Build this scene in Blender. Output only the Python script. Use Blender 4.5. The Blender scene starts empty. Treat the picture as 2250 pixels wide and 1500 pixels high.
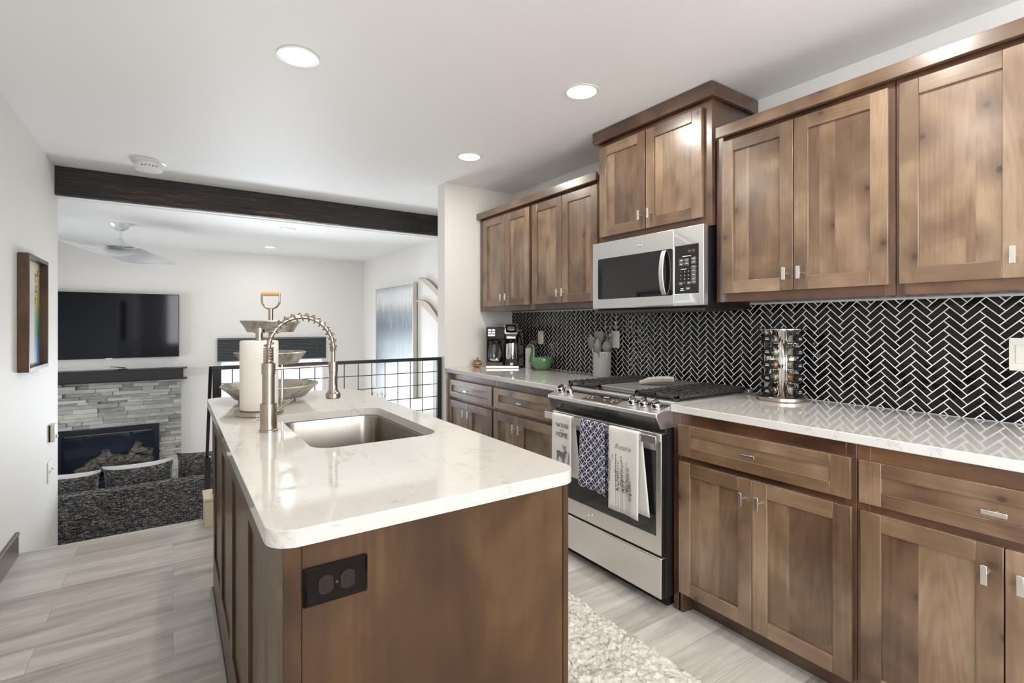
import bpy, bmesh, math, random
from mathutils import Vector, Matrix
R = random.Random(7)
PI = math.pi
S = bpy.context.scene
C = S.collection
# ------------------------------------------------------------ camera, world, light, exposure
cam_d = bpy.data.cameras.new('camera'); cam = bpy.data.objects.new('camera', cam_d); C.objects.link(cam)
cam.location = (0, 0, 1.28); cam.rotation_euler = (PI/2, 0, -math.radians(34.06))
cam_d.sensor_width = 36; cam_d.lens = 1102/2250*36; cam_d.shift_y = -38/2250
cam_d.clip_start = 0.02
S.camera = cam
w = bpy.data.worlds.new('daylight'); S.world = w; w.use_nodes = True
wn = w.node_tree.nodes; wl = w.node_tree.links
sky = wn.new('ShaderNodeTexSky'); sky.sky_type = 'HOSEK_WILKIE'; sky.turbidity = 3; sky.sun_direction = (-.3, -.5, .8)
wn['Background'].inputs[1].default_value = 2.6
mx = wn.new('ShaderNodeMix'); mx.data_type = 'RGBA'; mx.inputs[0].default_value = .55
mx.inputs[7].default_value = (.80, .86, .95, 1)
wl.new(sky.outputs[0], mx.inputs[6]); wl.new(mx.outputs[2], wn['Background'].inputs[0])
S.view_settings.view_transform = 'Standard'; S.view_settings.look = 'None'
S.view_settings.gamma = 1; S.view_settings.use_curve_mapping = False
S.view_settings.exposure = -0.1
def area(name, loc, rot, sx, sy, power, col=(1, 1, 1), shape='RECTANGLE', spread=PI):
    l = bpy.data.lights.new(name, 'AREA'); l.shape = shape; l.size = sx; l.size_y = sy
    l.energy = power; l.color = col; l.spread = spread
    o = bpy.data.objects.new(name, l); C.objects.link(o); o.location = loc; o.rotation_euler = rot
    return o
CZ, LZ, FZ = 2.447, 2.228, -0.95      # kitchen ceiling, living ceiling, living floor
YB, XR = 7.55, 2.40                   # living room far wall and right wall
XW, YW = 2.527, 3.73                  # kitchen cabinet wall and its far end wall
XL = -0.72                            # left wall
XLL = -2.7                            # living room left wall
# daylight through the windows; the unseen kitchen back and left ones are added fill
area('fill_light_back', (.95, -2.42, 1.45), (PI/2, 0, 0), 2.2, 1.5, 115, (1.0, .97, .93))
area('fill_light_left', (-.80, -1.15, 1.45), (PI/2, 0, -PI/2), 1.5, 1.4, 100, (.97, .98, 1))
area('daylight_living_left', (XLL-.10, 6.3, .65), (PI/2, 0, -PI/2), 1.5, 1.5, 88, (.93, .96, 1))
area('daylight_living_far', (1.155, YB+.13, .40), (-math.radians(104), 0, 0), 1.2, .7, 110, (.90, .95, 1))
# ------------------------------------------------------------ mesh builder
class MB:
    def __init__(s):
        s.bm = bmesh.new(); s.t = s.bm.faces.layers.float.new('tone')
    def _f(s, vs, mat=0, tone=.5):
        try: f = s.bm.faces.new(vs)
        except ValueError: return None
        f.material_index = mat; f[s.t] = tone; f.smooth = True; return f
    def box(s, x0, x1, y0, y1, z0, z1, mat=0, tone=.5):
        v = [s.bm.verts.new(p) for p in ((x0,y0,z0),(x1,y0,z0),(x1,y1,z0),(x0,y1,z0),(x0,y0,z1),(x1,y0,z1),(x1,y1,z1),(x0,y1,z1))]
        for q in ((3,2,1,0),(4,5,6,7),(0,1,5,4),(1,2,6,5),(2,3,7,6),(3,0,4,7)): s._f([v[i] for i in q], mat, tone)
        return s
    def obox(s, m, sx, sy, sz, mat=0, tone=.5):
        v = [s.bm.verts.new(m @ Vector((a*sx/2, b*sy/2, c*sz/2))) for a,b,c in ((-1,-1,-1),(1,-1,-1),(1,1,-1),(-1,1,-1),(-1,-1,1),(1,-1,1),(1,1,1),(-1,1,1))]
        for q in ((3,2,1,0),(4,5,6,7),(0,1,5,4),(1,2,6,5),(2,3,7,6),(3,0,4,7)): s._f([v[i] for i in q], mat, tone)
        return s
    def hexa(s, pts, mat=0, tone=.5):          # 8 corners, bottom 4 then top 4
        v = [s.bm.verts.new(p) for p in pts]
        for q in ((3,2,1,0),(4,5,6,7),(0,1,5,4),(1,2,6,5),(2,3,7,6),(3,0,4,7)): s._f([v[i] for i in q], mat, tone)
        return s
    def quad(s, a, b, c, d, mat=0, tone=.5):
        s._f([s.bm.verts.new(p) for p in (a,b,c,d)], mat, tone); return s
    def loft(s, rings, mat=0, cap0=True, cap1=True, tone=.5, closed=True):
        rs = [[s.bm.verts.new(p) for p in r] for r in rings]
        n = len(rs[0])
        for a, b in zip(rs, rs[1:]):
            for i in range(n if closed else n-1):
                j = (i+1) % n; s._f([a[i], a[j], b[j], b[i]], mat, tone)
        if cap0: s._f(rs[0][::-1], mat, tone)
        if cap1: s._f(rs[-1], mat, tone)
        return s
    def rim(s, x0, x1, o, i, mat=0, axis='x'):      # rectangular frame: o, i = (u0,u1,z0,z1) outer and inner
        def lp(q, x): return [((x,u,z) if axis == 'x' else (u,x,z)) for u, z in ((q[0],q[2]),(q[1],q[2]),(q[1],q[3]),(q[0],q[3]))]
        L_ = [[s.bm.verts.new(p) for p in lp(q, x)] for q, x in ((o,x0),(i,x0),(i,x1),(o,x1))]
        for a, b in zip(L_, L_[1:]+L_[:1]):
            for k in range(4): j = (k+1) % 4; s._f([a[k], a[j], b[j], b[k]], mat)
        return s
    def cyl(s, p0, p1, r0, r1=None, n=24, mat=0, cap=True, tone=.5):
        r1 = r0 if r1 is None else r1
        return s.tube([p0, p1], [r0, r1], n, mat, cap, tone)
    def tube(s, pts, r, n=12, mat=0, cap=True, tone=.5, closed=False):
        pts = [Vector(p) for p in pts]; m = len(pts)
        if not isinstance(r, (list, tuple)): r = [r]*m
        rings = []; prev = None
        for i, p in enumerate(pts):
            if closed: t = (pts[(i+1) % m]-pts[i-1]).normalized()
            else: t = (pts[min(i+1, m-1)]-pts[max(i-1, 0)]).normalized()
            if prev is None:
                a = Vector((0,0,1)) if abs(t.z) < .9 else Vector((1,0,0)); u = t.cross(a).normalized()
            else:
                u = (prev-t*prev.dot(t)).normalized()
            prev = u; v = t.cross(u)
            rings.append([p+(u*math.cos(2*PI*k/n)+v*math.sin(2*PI*k/n))*r[i] for k in range(n)])
        if closed: rings.append(rings[0]); cap = False
        return s.loft(rings, mat, cap, cap, tone)
    def lathe(s, prof, c=(0,0,0), n=32, mat=0, cap0=True, cap1=True, m=None, tone=.5, sy=1):
        c = Vector(c); rings = []
        for r, z in prof:
            ring = [Vector((max(r,1e-4)*math.cos(2*PI*k/n), sy*max(r,1e-4)*math.sin(2*PI*k/n), z)) for k in range(n)]
            rings.append([(m @ p if m else p+c) for p in ring])
        return s.loft(rings, mat, cap0, cap1, tone)
    def prism(s, pts, z0, z1, m=None, mat=0, tone=.5):   # 2-D outline extruded; m maps (x,y,z)
        m = m or Matrix()
        return s.loft([[m @ Vector((x,y,z0)) for x,y in pts], [m @ Vector((x,y,z1)) for x,y in pts]], mat, True, True, tone)
    def build(s, name, mats, parent=None, origin=None, bevel=0, local=False, sub=0, angle=35, seg=2):
        bmesh.ops.recalc_face_normals(s.bm, faces=s.bm.faces)
        if parent is not None and not local: org = Vector(parent['_o'])
        else: org = Vector(origin) if origin is not None else Vector((0,0,0))
        if org.length: bmesh.ops.translate(s.bm, verts=s.bm.verts, vec=-org)
        me = bpy.data.meshes.new(name); s.bm.to_mesh(me); s.bm.free()
        if not isinstance(mats, (list, tuple)): mats = [mats]
        for mt in mats: me.materials.append(mt)
        me.set_sharp_from_angle(angle=math.radians(angle))
        o = bpy.data.objects.new(name, me); C.objects.link(o)
        if parent is not None:
            o.parent = parent
            # a part of a part: parent mesh has its own zero offset from the thing
        elif origin is not None: o.location = origin
        if bevel:
            b = o.modifiers.new('bevel', 'BEVEL'); b.width = bevel; b.segments = seg; b.limit_method = 'ANGLE'; b.angle_limit = math.radians(40); b.harden_normals = False
        if sub:
            b = o.modifiers.new('sub', 'SUBSURF'); b.levels = sub; b.render_levels = sub
        o['_o'] = tuple(parent['_o']) if parent is not None else tuple(org)
        return o
def thing(name, label, cat, loc, group=None, rz=0):
    o = bpy.data.objects.new(name, None); C.objects.link(o); o.location = loc; o.rotation_euler = (0,0,rz)
    o.empty_display_size = .05; o['_o'] = tuple(loc); o['label'] = label; o['category'] = cat
    if group: o['group'] = group
    return o
def tag(o, label=None, cat=None, group=None, kind=None):
    if label: o['label'] = label
    if cat: o['category'] = cat
    if group: o['group'] = group
    if kind: o['kind'] = kind
    return o
def struct(o): o['kind'] = 'structure'; return o
def copy_tree(o, parent=None):
    c = o.copy(); C.objects.link(c)
    if parent is not None: c.parent = parent
    for ch in [q for q in bpy.data.objects if q.parent == o]: copy_tree(ch, c)
    return c
def rrect(x0, x1, y0, y1, r, n=6):
    out = []
    for cx, cy, a in ((x1-r,y1-r,0),(x0+r,y1-r,90),(x0+r,y0+r,180),(x1-r,y0+r,270)):
        for k in range(n+1):
            t = math.radians(a+90*k/n); out.append((cx+r*math.cos(t), cy+r*math.sin(t)))
    return out
MX = Matrix(((0,0,-1,0),(-1,0,0,0),(0,1,0,0),(0,0,0,1)))   # local x->-Y, y->Z, z->-X : a sheet facing -X
MY = Matrix(((1,0,0,0),(0,0,-1,0),(0,1,0,0),(0,0,0,1)))    # a sheet facing -Y
MPX = Matrix(((0,0,1,0),(1,0,0,0),(0,1,0,0),(0,0,0,1)))    # a sheet facing +X
def at(m, x, y, z): return Matrix.Translation((x,y,z)) @ m
def text(name, s, size, m, mat, parent, depth=.0006, sx=1, shear=0, align='CENTER', offset=0):
    cu = bpy.data.curves.new('glyphs', 'FONT'); cu.body = s; cu.size = size; cu.align_x = align; cu.align_y = 'CENTER'
    cu.extrude = depth; cu.shear = shear; cu.resolution_u = 3; cu.offset = offset
    to = bpy.data.objects.new('glyphs', cu); C.objects.link(to)
    me = bpy.data.meshes.new_from_object(to.evaluated_get(bpy.context.evaluated_depsgraph_get()))
    bpy.data.objects.remove(to); bpy.data.curves.remove(cu)
    mm = Matrix.Translation(-Vector(parent['_o'])) @ m @ Matrix.Diagonal((sx,1,1,1))
    me.transform(mm); me.materials.clear(); me.materials.append(mat); me.name = name
    o = bpy.data.objects.new(name, me); C.objects.link(o); o.parent = parent; o['_o'] = tuple(parent['_o'])
    return o
# ------------------------------------------------------------ materials
class X:                                    # tiny expression language over Math nodes
    def __init__(s, nt, k): s.nt, s.k = nt, k
    def op(s, o, *a):
        n = s.nt.nodes.new('ShaderNodeMath'); n.operation = o
        for i, q in enumerate((s,)+a):
            if isinstance(q, X): s.nt.links.new(q.k, n.inputs[i])
            else: n.inputs[i].default_value = q
        return X(s.nt, n.outputs[0])
    def __add__(s, o): return s.op('ADD', o)
    def __sub__(s, o): return s.op('SUBTRACT', o)
    def __mul__(s, o): return s.op('MULTIPLY', o)
    def __lt__(s, o): return s.op('LESS_THAN', o)
    def __gt__(s, o): return s.op('GREATER_THAN', o)
    def abs(s): return s.op('ABSOLUTE')
    def fract(s): return s.op('FRACT')
    def floor(s): return s.op('FLOOR')
    def min(s, o): return s.op('MINIMUM', o)
    def max(s, o): return s.op('MAXIMUM', o)
    def sq(s): return s.op('SQRT')
    def pw(s, o): return s.op('POWER', o)
    def rng(s, a, b, c=0, d=1):
        n = s.nt.nodes.new('ShaderNodeMapRange'); s.nt.links.new(s.k, n.inputs[0])
        for i, q in enumerate((a,b,c,d)): n.inputs[i+1].default_value = q
        return X(s.nt, n.outputs[0])
class M:
    def __init__(s, name, col=(.8,.8,.8), rough=.5, metal=0, **kw):
        s.m = bpy.data.materials.new(name); s.m.use_nodes = True; s.nt = s.m.node_tree; s.b = s.nt.nodes['Principled BSDF']
        s.set('Base Color', (*col, 1)); s.set('Roughness', rough); s.set('Metallic', metal)
        for k, v in kw.items(): s.set(k.replace('_', ' '), v)
        s._pos = None
    def set(s, k, v):
        if isinstance(v, X): v = v.k
        if isinstance(v, bpy.types.NodeSocket): s.nt.links.new(v, s.b.inputs[k])
        else: s.b.inputs[k].default_value = v
        return s
    def pos(s):
        if not s._pos: s._pos = s.nt.nodes.new('ShaderNodeNewGeometry').outputs['Position']
        return s._pos
    def obj(s): return s.nt.nodes.new('ShaderNodeTexCoord').outputs['Object']
    def uv(s): return s.nt.nodes.new('ShaderNodeTexCoord').outputs['UV']
    def tone(s):
        n = s.nt.nodes.new('ShaderNodeAttribute'); n.attribute_name = 'tone'; return X(s.nt, n.outputs['Fac'])
    def map(s, vec, scale=(1,1,1), rot=(0,0,0), add=None):
        n = s.nt.nodes.new('ShaderNodeMapping'); s.nt.links.new(vec, n.inputs[0]); n.inputs[3].default_value = scale; n.inputs[2].default_value = rot
        if add is not None:
            cb = s.nt.nodes.new('ShaderNodeCombineXYZ')
            for i in range(3): s.nt.links.new(add.k, cb.inputs[i])
            s.nt.links.new(cb.outputs[0], n.inputs[1])
        return n.outputs[0]
    def sep(s, vec):
        n = s.nt.nodes.new('ShaderNodeSeparateXYZ'); s.nt.links.new(vec, n.inputs[0]); return [X(s.nt, q) for q in n.outputs]
    def noise(s, vec, scale=5, detail=3, rough=.5, dist=0):
        n = s.nt.nodes.new('ShaderNodeTexNoise'); s.nt.links.new(vec, n.inputs['Vector'])
        n.inputs['Scale'].default_value = scale; n.inputs['Detail'].default_value = detail; n.inputs['Roughness'].default_value = rough; n.inputs['Distortion'].default_value = dist
        return X(s.nt, n.outputs[0])
    def voro(s, vec, scale=5, feature='F1', out='Distance', rnd=1):
        n = s.nt.nodes.new('ShaderNodeTexVoronoi'); n.feature = feature; s.nt.links.new(vec, n.inputs['Vector']); n.inputs['Scale'].default_value = scale; n.inputs['Randomness'].default_value = rnd
        return X(s.nt, n.outputs[out]), n
    def ramp(s, f, stops, interp='LINEAR'):
        n = s.nt.nodes.new('ShaderNodeValToRGB'); s.nt.links.new(f.k, n.inputs[0]); e = n.color_ramp.elements; n.color_ramp.interpolation = interp
        while len(e) < len(stops): e.new(.5)
        for q, (p, c) in zip(e, stops): q.position = p; q.color = (*c, 1)
        return n.outputs[0]
    def mix(s, f, a, b, mode='MIX'):
        n = s.nt.nodes.new('ShaderNodeMix'); n.data_type = 'RGBA'; n.blend_type = mode; n.clamp_factor = True
        for i, q in ((0,f),(6,a),(7,b)):
            if isinstance(q, X): q = q.k
            if isinstance(q, bpy.types.NodeSocket): s.nt.links.new(q, n.inputs[i])
            else: n.inputs[i].default_value = q if i == 0 else (*q, 1)
        return n.outputs[2]
    def bump(s, h, strength=.3, dist=.01):
        n = s.nt.nodes.new('ShaderNodeBump'); s.nt.links.new(h.k if isinstance(h, X) else h, n.inputs['Height']); n.inputs['Strength'].default_value = strength; n.inputs['Distance'].default_value = dist
        s.nt.links.new(n.outputs[0], s.b.inputs['Normal']); return s
def P(*a, **k): return M(*a, **k).m
def wood(name, sc, lo, mid, hi, rough=.32, coat=1.0, knots=True):
    m = M(name, rough=rough); t = m.tone(); off = t*7.3
    g = m.map(m.pos(), sc, add=off)
    blot = m.noise(m.map(m.pos(), tuple(1.6 if q > 5 else q*.9+.4 for q in sc), add=off), 2.2, 3, .55, .6)
    fig = m.noise(g, 1.0, 4, .6, 1.6)
    ring = (m.noise(m.map(m.pos(), tuple(q*.28 for q in sc), add=off), 1.0, 1, .4, .8)*26).fract()
    ring = (ring-.5).abs()*2
    f = blot*.66+fig*.14+t*.26+ring*.04-.05
    c = m.ramp(f, ((.30, lo), (.5, mid), (.70, hi)))
    fine = m.noise(m.map(m.pos(), tuple(q*9 for q in sc), add=off), 1.0, 2, .5)
    c = m.mix(fine.rng(.35, .65, 0, .14), c, lo)
    if knots:
        px_, py_, pz_ = m.sep(m.pos()); cbx = m.nt.nodes.new('ShaderNodeCombineXYZ'); hz = sc[2] > 5
        for i_, q_ in enumerate(((px_+py_)*(4.0 if not hz else 3.4)+off, pz_*(3.4 if not hz else 4.4)+off*.7, off*3)): m.nt.links.new(q_.k, cbx.inputs[i_])
        kv = cbx.outputs[0]
        d, n = m.voro(kv, 1.0); n.voronoi_dimensions = '2D'; col = m.sep(n.outputs['Color'])
        on = col[0] > .52
        c = m.mix((d.rng(.055, .02))*on, c, (.02, .010, .006))
        c = m.mix((d.rng(.26, .06)*.6)*on, c, lo)
    m.set('Base Color', c); m.set('Roughness', fine.rng(0, 1, rough-.04, rough+.08)); m.set('Coat Weight', coat); m.set('Coat Roughness', .24); m.set('Specular IOR Level', .5 if coat > .2 else .3)
    m.bump(fine, .04, .002)
    return m.m
WLO, WMID, WHI = (.072,.035,.017), (.190,.115,.065), (.34,.232,.145)
wv = wood('alder_vertical', (15,15,1.1), WLO, WMID, WHI)
wh = wood('alder_horizontal', (15,1.1,15), WLO, WMID, WHI)
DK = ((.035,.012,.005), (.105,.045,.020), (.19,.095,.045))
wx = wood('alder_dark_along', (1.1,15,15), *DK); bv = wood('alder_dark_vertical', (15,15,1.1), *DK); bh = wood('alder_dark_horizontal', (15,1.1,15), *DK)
wd = wood('alder_island', (9,9,.8), (.032,.014,.006), (.082,.041,.017), (.165,.100,.045), .30, .12)
beamw = M('charred_beam'); _g = beamw.map(beamw.pos(), (1.2,22,22)); _n = beamw.noise(_g, 2.2, 5, .65, .8)
beamw.set('Base Color', beamw.ramp(_n, ((.42,(.004,.003,.0025)),(.56,(.018,.008,.005)),(.66,(.10,.045,.02)),(.76,(.26,.15,.08))))).set('Roughness', .5).bump(_n, .6, .01); beamw = beamw.m
def paint(name, col, rough=.6, spec=.3):
    m = M(name, col, rough, Specular_IOR_Level=spec); n = m.noise(m.pos(), 55, 3, .5); m.bump(n, .06, .003); return m.m
wall_m = paint('wall_paint', (.76,.74,.70)); ceil_m = paint('ceiling_paint', (.90,.89,.875), .55, .25)
white_m = P('white_trim', (.82,.81,.79), .4)
# vinyl planks, running left to right
fm = M('vinyl_planks', rough=.34); br = fm.nt.nodes.new('ShaderNodeTexBrick'); fm.nt.links.new(fm.pos(), br.inputs['Vector'])
br.offset = .37; br.offset_frequency = 2
for k, v in (('Scale',1),('Brick Width',1.22),('Row Height',.18),('Mortar Size',.0012),('Mortar Smooth',.3),('Bias',0)): br.inputs[k].default_value = v
br.inputs['Color1'].default_value = (0,0,0,1); br.inputs['Color2'].default_value = (1,1,1,1); br.inputs['Mortar'].default_value = (.5,.5,.5,1)
bt = X(fm.nt, br.outputs['Color'])
g1 = fm.noise(fm.map(fm.pos(), (1.0,8,1), add=bt*9), 1.4, 4, .6, .7); g2 = fm.noise(fm.map(fm.pos(), (3,60,1), add=bt*5), 1.5, 3, .6, .3)
c = fm.ramp(g1*.62+g2*.22+bt*.16, ((.30,(.30,.27,.235)),(.44,(.46,.43,.39)),(.56,(.60,.57,.525)),(.72,(.70,.67,.62))))
c = fm.mix(X(fm.nt, br.outputs['Fac'])*.55, c, (.16,.14,.12)); fm.set('Base Color', c); fm.bump(g2*.5-X(fm.nt, br.outputs['Fac']), .12, .002); floor_m = fm.m
# marble / quartz
def marble(name, sc):
    m = M(name, rough=.07); n = m.noise(m.map(m.pos(), sc), 1.6, 6, .62, 1.5); v = (n-.5).abs()
    n2 = m.noise(m.map(m.pos(), tuple(q*2.4 for q in sc)), 2.0, 5, .7, .8); blot = m.noise(m.pos(), 6, 2, .5)
    c = m.mix(v.rng(0, .03, 1, 0)*n2.rng(.50, .68, 0, .62), (.66,.645,.61), (.30,.30,.31))
    c = m.mix(n2.rng(.55, .8, 0, .35), c, (.54,.53,.51)); c = m.mix(blot.rng(.45,.75,0,.35), c, (.60,.575,.53))
    m.set('Base Color', c); m.set('Coat Weight', .3); m.set('Coat Roughness', .03); return m.m
marble_m = marble('white_quartz', (1.3,3.8,3))
marble_i = marble('white_quartz_island', (3.4,1.6,3))
def brushed(name, col, rough, sc, b=.05):
    m = M(name, col, rough, 1); n = m.noise(m.map(m.pos(), sc), 1, 3, .6); m.set('Roughness', n.rng(.3,.7,rough-.006,rough+.008))
    return m.m
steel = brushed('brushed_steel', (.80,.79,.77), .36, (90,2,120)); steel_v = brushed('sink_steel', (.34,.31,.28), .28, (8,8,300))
nickel = brushed('brushed_nickel', (.44,.375,.315), .25, (250,250,3)); chrome = P('chrome', (.75,.74,.72), .06, 1)
pull_m = brushed('satin_pull', (.80,.79,.76), .3, (200,3,3), .02)
darksteel = P('dark_steel', (.10,.095,.09), .25, .9)
black_gl = P('black_glass', (.008,.008,.009), .04, 0, Coat_Weight=.5); black_pl = P('black_plastic', (.010,.009,.009), .28, Specular_IOR_Level=.3); black_mt = P('black_metal', (.010,.010,.011), .42)
iron = P('cast_iron', (.035,.032,.030), .24, 0, Specular_IOR_Level=.9); brown_pl = P('brown_plate', (.006,.003,.0025), .14, Specular_IOR_Level=.14)
mark_w = P('white_marking', (.80,.79,.76), .6); mark_k = P('grey_print', (.09,.09,.095), .8); mark_g = P('grey_deer_print', (.17,.17,.175), .8)
offwhite = P('ivory_plate', (.70,.67,.60), .35)
def glass(name, tint=(1,1,1), alpha=.12, rough=.02, ior=1.45, fres=True):
    m = bpy.data.materials.new(name); m.use_nodes = True; nt = m.node_tree; nt.nodes.clear()
    o = nt.nodes.new('ShaderNodeOutputMaterial'); mixn = nt.nodes.new('ShaderNodeMixShader'); t = nt.nodes.new('ShaderNodeBsdfTransparent'); g = nt.nodes.new('ShaderNodeBsdfGlossy')
    fr = nt.nodes.new('ShaderNodeFresnel'); fr.inputs[0].default_value = ior; t.inputs[0].default_value = (*tint, 1); g.inputs['Roughness'].default_value = rough
    a = nt.nodes.new('ShaderNodeMath'); a.operation = 'MAXIMUM'; a.inputs[1].default_value = alpha; a.inputs[0].default_value = 0
    if fres: nt.links.new(fr.outputs[0], a.inputs[0])
    nt.links.new(a.outputs[0], mixn.inputs[0]); nt.links.new(t.outputs[0], mixn.inputs[1]); nt.links.new(g.outputs[0], mixn.inputs[2]); nt.links.new(mixn.outputs[0], o.inputs[0]); return m
pane_m = glass('window_glass', (.97,.98,1), .03); jar_gl = glass('jar_glass', (.95,.95,.93), .12); smoke_gl = glass('smoked_glass', (.92,.95,1), .05)
def emis(name, col, st):
    m = bpy.data.materials.new(name); m.use_nodes = True; nt = m.node_tree; b = nt.nodes['Principled BSDF']; b.inputs['Base Color'].default_value = (*col,1)
    b.inputs['Emission Color'].default_value = (*col,1); b.inputs['Emission Strength'].default_value = st; return m
lamp_m = emis('lamp_lens', (1,.96,.90), 9)
tm = M('glazed_tile', (.012,.012,.015), .05, Specular_IOR_Level=.30); _t = tm.tone(); tm.set('Base Color', tm.ramp(_t, ((0,(.003,.003,.004)),(.6,(.007,.0065,.007)),(1,(.017,.014,.012)))))
tm.bump(tm.noise(tm.map(tm.pos(), (1,1,1), add=_t*3), 26, 2, .5), .30, .006); tile_m = tm.m
grout_m = P('grout', (.92,.89,.83), .8)
# sofa fabric
fb = M('slub_fabric', rough=.9); _a = fb.noise(fb.map(fb.pos(), (34,34,260)), 1, 3, .6, .3); _b = fb.noise(fb.map(fb.pos(), (260,260,80)), 1, 2, .6)
fb.set('Base Color', fb.ramp(_a*.62+_b*.4, ((.44,(.006,.006,.007)),(.51,(.045,.043,.044)),(.56,(.17,.165,.165)),(.63,(.45,.44,.43))))).bump(_a, .5, .004); fabric_m = fb.m
shm = M('white_fleece', (.70,.70,.70), .9); shm.bump(shm.noise(shm.pos(), 90, 4, .7), .8, .01); fleece_m = shm.m
sm = M('ledger_stone', rough=.85); _t = sm.tone(); _n = sm.noise(sm.map(sm.pos(), (6,6,16), add=_t*5), 2, 5, .65, .5)
_c = sm.ramp(_t*.55+_n*.5-.02, ((.12,(.13,.15,.16)),(.35,(.31,.31,.285)),(.55,(.46,.45,.40)),(.8,(.55,.52,.45)))); sm.set('Base Color', _c).bump(_n, .9, .012); stone_m = sm.m
gv = M('galvanised', (.5,.5,.5), .42, .75); _n = gv.noise(gv.obj(), 22, 5, .7, 1.0); gv.set('Base Color', gv.ramp(_n, ((.35,(.30,.26,.20)),(.5,(.50,.47,.41)),(.65,(.62,.60,.56))))); galv_m = gv.m
pine_m = wood('pale_pine', (15,15,1.1), (.60,.50,.37), (.70,.61,.47), (.76,.68,.55), .55, 0, False)
frame_w = wood('walnut_frame', (18,18,1.5), (.045,.022,.012), (.10,.05,.025), (.17,.09,.05), .4, .1, False)
# ------------------------------------------------------------ room shell
def slab(name, *boxes, mat=wall_m, bevel=0):
    b = MB()
    for q in boxes: b.box(*q)
    return struct(b.build(name, mat, bevel=bevel))
def wallholes(name, axis, c0, c1, u0, u1, z0, z1, holes, mat):
    b = MB(); us = sorted({u0, u1, *[h[0] for h in holes], *[h[1] for h in holes]}); zs = sorted({z0, z1, *[h[2] for h in holes], *[h[3] for h in holes]})
    for a, d in zip(us, us[1:]):
        for e, f in zip(zs, zs[1:]):
            if any(h[0] < (a+d)/2 < h[1] and h[2] < (e+f)/2 < h[3] for h in holes): continue
            if axis == 'x': b.box(c0, c1, a, d, e, f)
            else: b.box(a, d, c0, c1, e, f)
    return struct(b.build(name, mat))
slab('floor', (XL-.15, XW+.15, -2.4, 3.845, -.12, 0), mat=floor_m)
slab('trim_1', (XL, .16, 3.845, 3.866, -.025, .004), mat=P('nosing', (.55,.52,.48), .4), bevel=.004)
slab('floor_living', (XLL-.1, XR+.1, 3.86, YB+.1, FZ-.1, FZ), mat=floor_m)
slab('wall_stairwell', (XL-.15, XR+.1, 3.80, 3.845, FZ, -.12), mat=wall_m)
slab('ceiling', (XL-.15, XW+.15, -2.4, 5.0, CZ, CZ+.12), mat=ceil_m)
slab('ceiling_living', (XLL-.1, XR+.1, 5.055, YB+.1, LZ, LZ+.12), (XLL-.1, XR+.1, 4.993, 5.055, 2.236, 2.56), mat=ceil_m)
wallholes('wall_left', 'x', XL-.14, XL, -2.4, 5.056, FZ, 2.56, [(-1.9, -.4, .75, 2.15)], wall_m)
slab('wall_right', (XW, XW+.14, -2.4, YW+.13, 0, 2.56))
slab('wall_far', (1.853, XW+.14, YW, YW+.13, FZ, 2.56))
slab('wall_stair', (XR, XR+.14, YW+.13, YB+.14, FZ, 2.56))
wallholes('wall_back', 'y', -2.4, -2.26, XL-.14, XW+.14, 0, 2.56, [(-.15, 2.05, .7, 2.2)], wall_m)
WX0, WX1, WZ0, WZ1 = .491, 1.821, -.02, 1.09
wallholes('wall_living_far', 'y', YB, YB+.14, XLL-.1, XR+.14, FZ, 2.4, [(WX0, WX1, WZ0, WZ1), (-1.09, -.139, -.60, .065)], wall_m)
wallholes('wall_living_left', 'x', XLL-.14, XLL, 5.0, YB+.14, FZ, 2.4, [(5.55, 7.05, -.1, 1.4)], wall_m)
slab('wall_living_near', (XLL-.1, XL-.14, 4.92, 5.056, FZ, 2.4))
bb = MB(); bb.box(XL, XL+.014, -2.2, 3.825, 0, .118); bb.box(XL, XL+.018, -2.2, 3.825, .118, .133)
struct(bb.build('baseboard_left', P('taupe_baseboard', (.13,.10,.075), .4), bevel=.002))
def window(n, axis, c, u0, u1, z0, z1, mull, d=.05):
    f = .035; b = MB(); g = MB()
    def bx(B, a0, a1, e0, e1, dd):
        if axis == 'y': B.box(a0, a1, c-dd, c+dd, e0, e1)
        else: B.box(c-dd, c+dd, a0, a1, e0, e1)
    for q in ((u0,u0+f,z0,z1),(u1-f,u1,z0,z1),(u0+f,u1-f,z0,z0+f),(u0+f,u1-f,z1-f,z1)): bx(b, *q, d)
    for k in mull: bx(b, k-.018, k+.018, z0+f, z1-f, d*.7)
    bx(g, u0+f, u1-f, z0+f, z1-f, .003)
    root = struct(b.build('window_%d' % n, white_m, bevel=.003)); g.build('window_pane', pane_m, root); return root
window(1, 'y', YB+.06, WX0, WX1, WZ0, WZ1, [(WX0+WX1)/2])
window(2, 'y', -2.33, -.15, 2.05, .7, 2.2, [.58, 1.32])  # unseen window behind the camera, added to carry the kitchen fill light
window(3, 'x', XL-.07, -1.9, -.4, .75, 2.15, [-1.15])  # unseen left window, added for more light from behind the camera
window(4, 'x', XLL-.07, 5.55, 7.05, -.1, 1.4, [6.3])
# stairs down to the living room
st = MB()
for k in range(1, 5): st.box(XL+.003, .155, 3.866+.27*(k-1), 3.866+.27*k, FZ, -.19*k, tone=.4)
tag(st.build('staircase', floor_m, origin=(0,4.4,FZ), bevel=.004), 'grey plank steps going down from the kitchen floor to the sunken living room', 'stairs')
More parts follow.
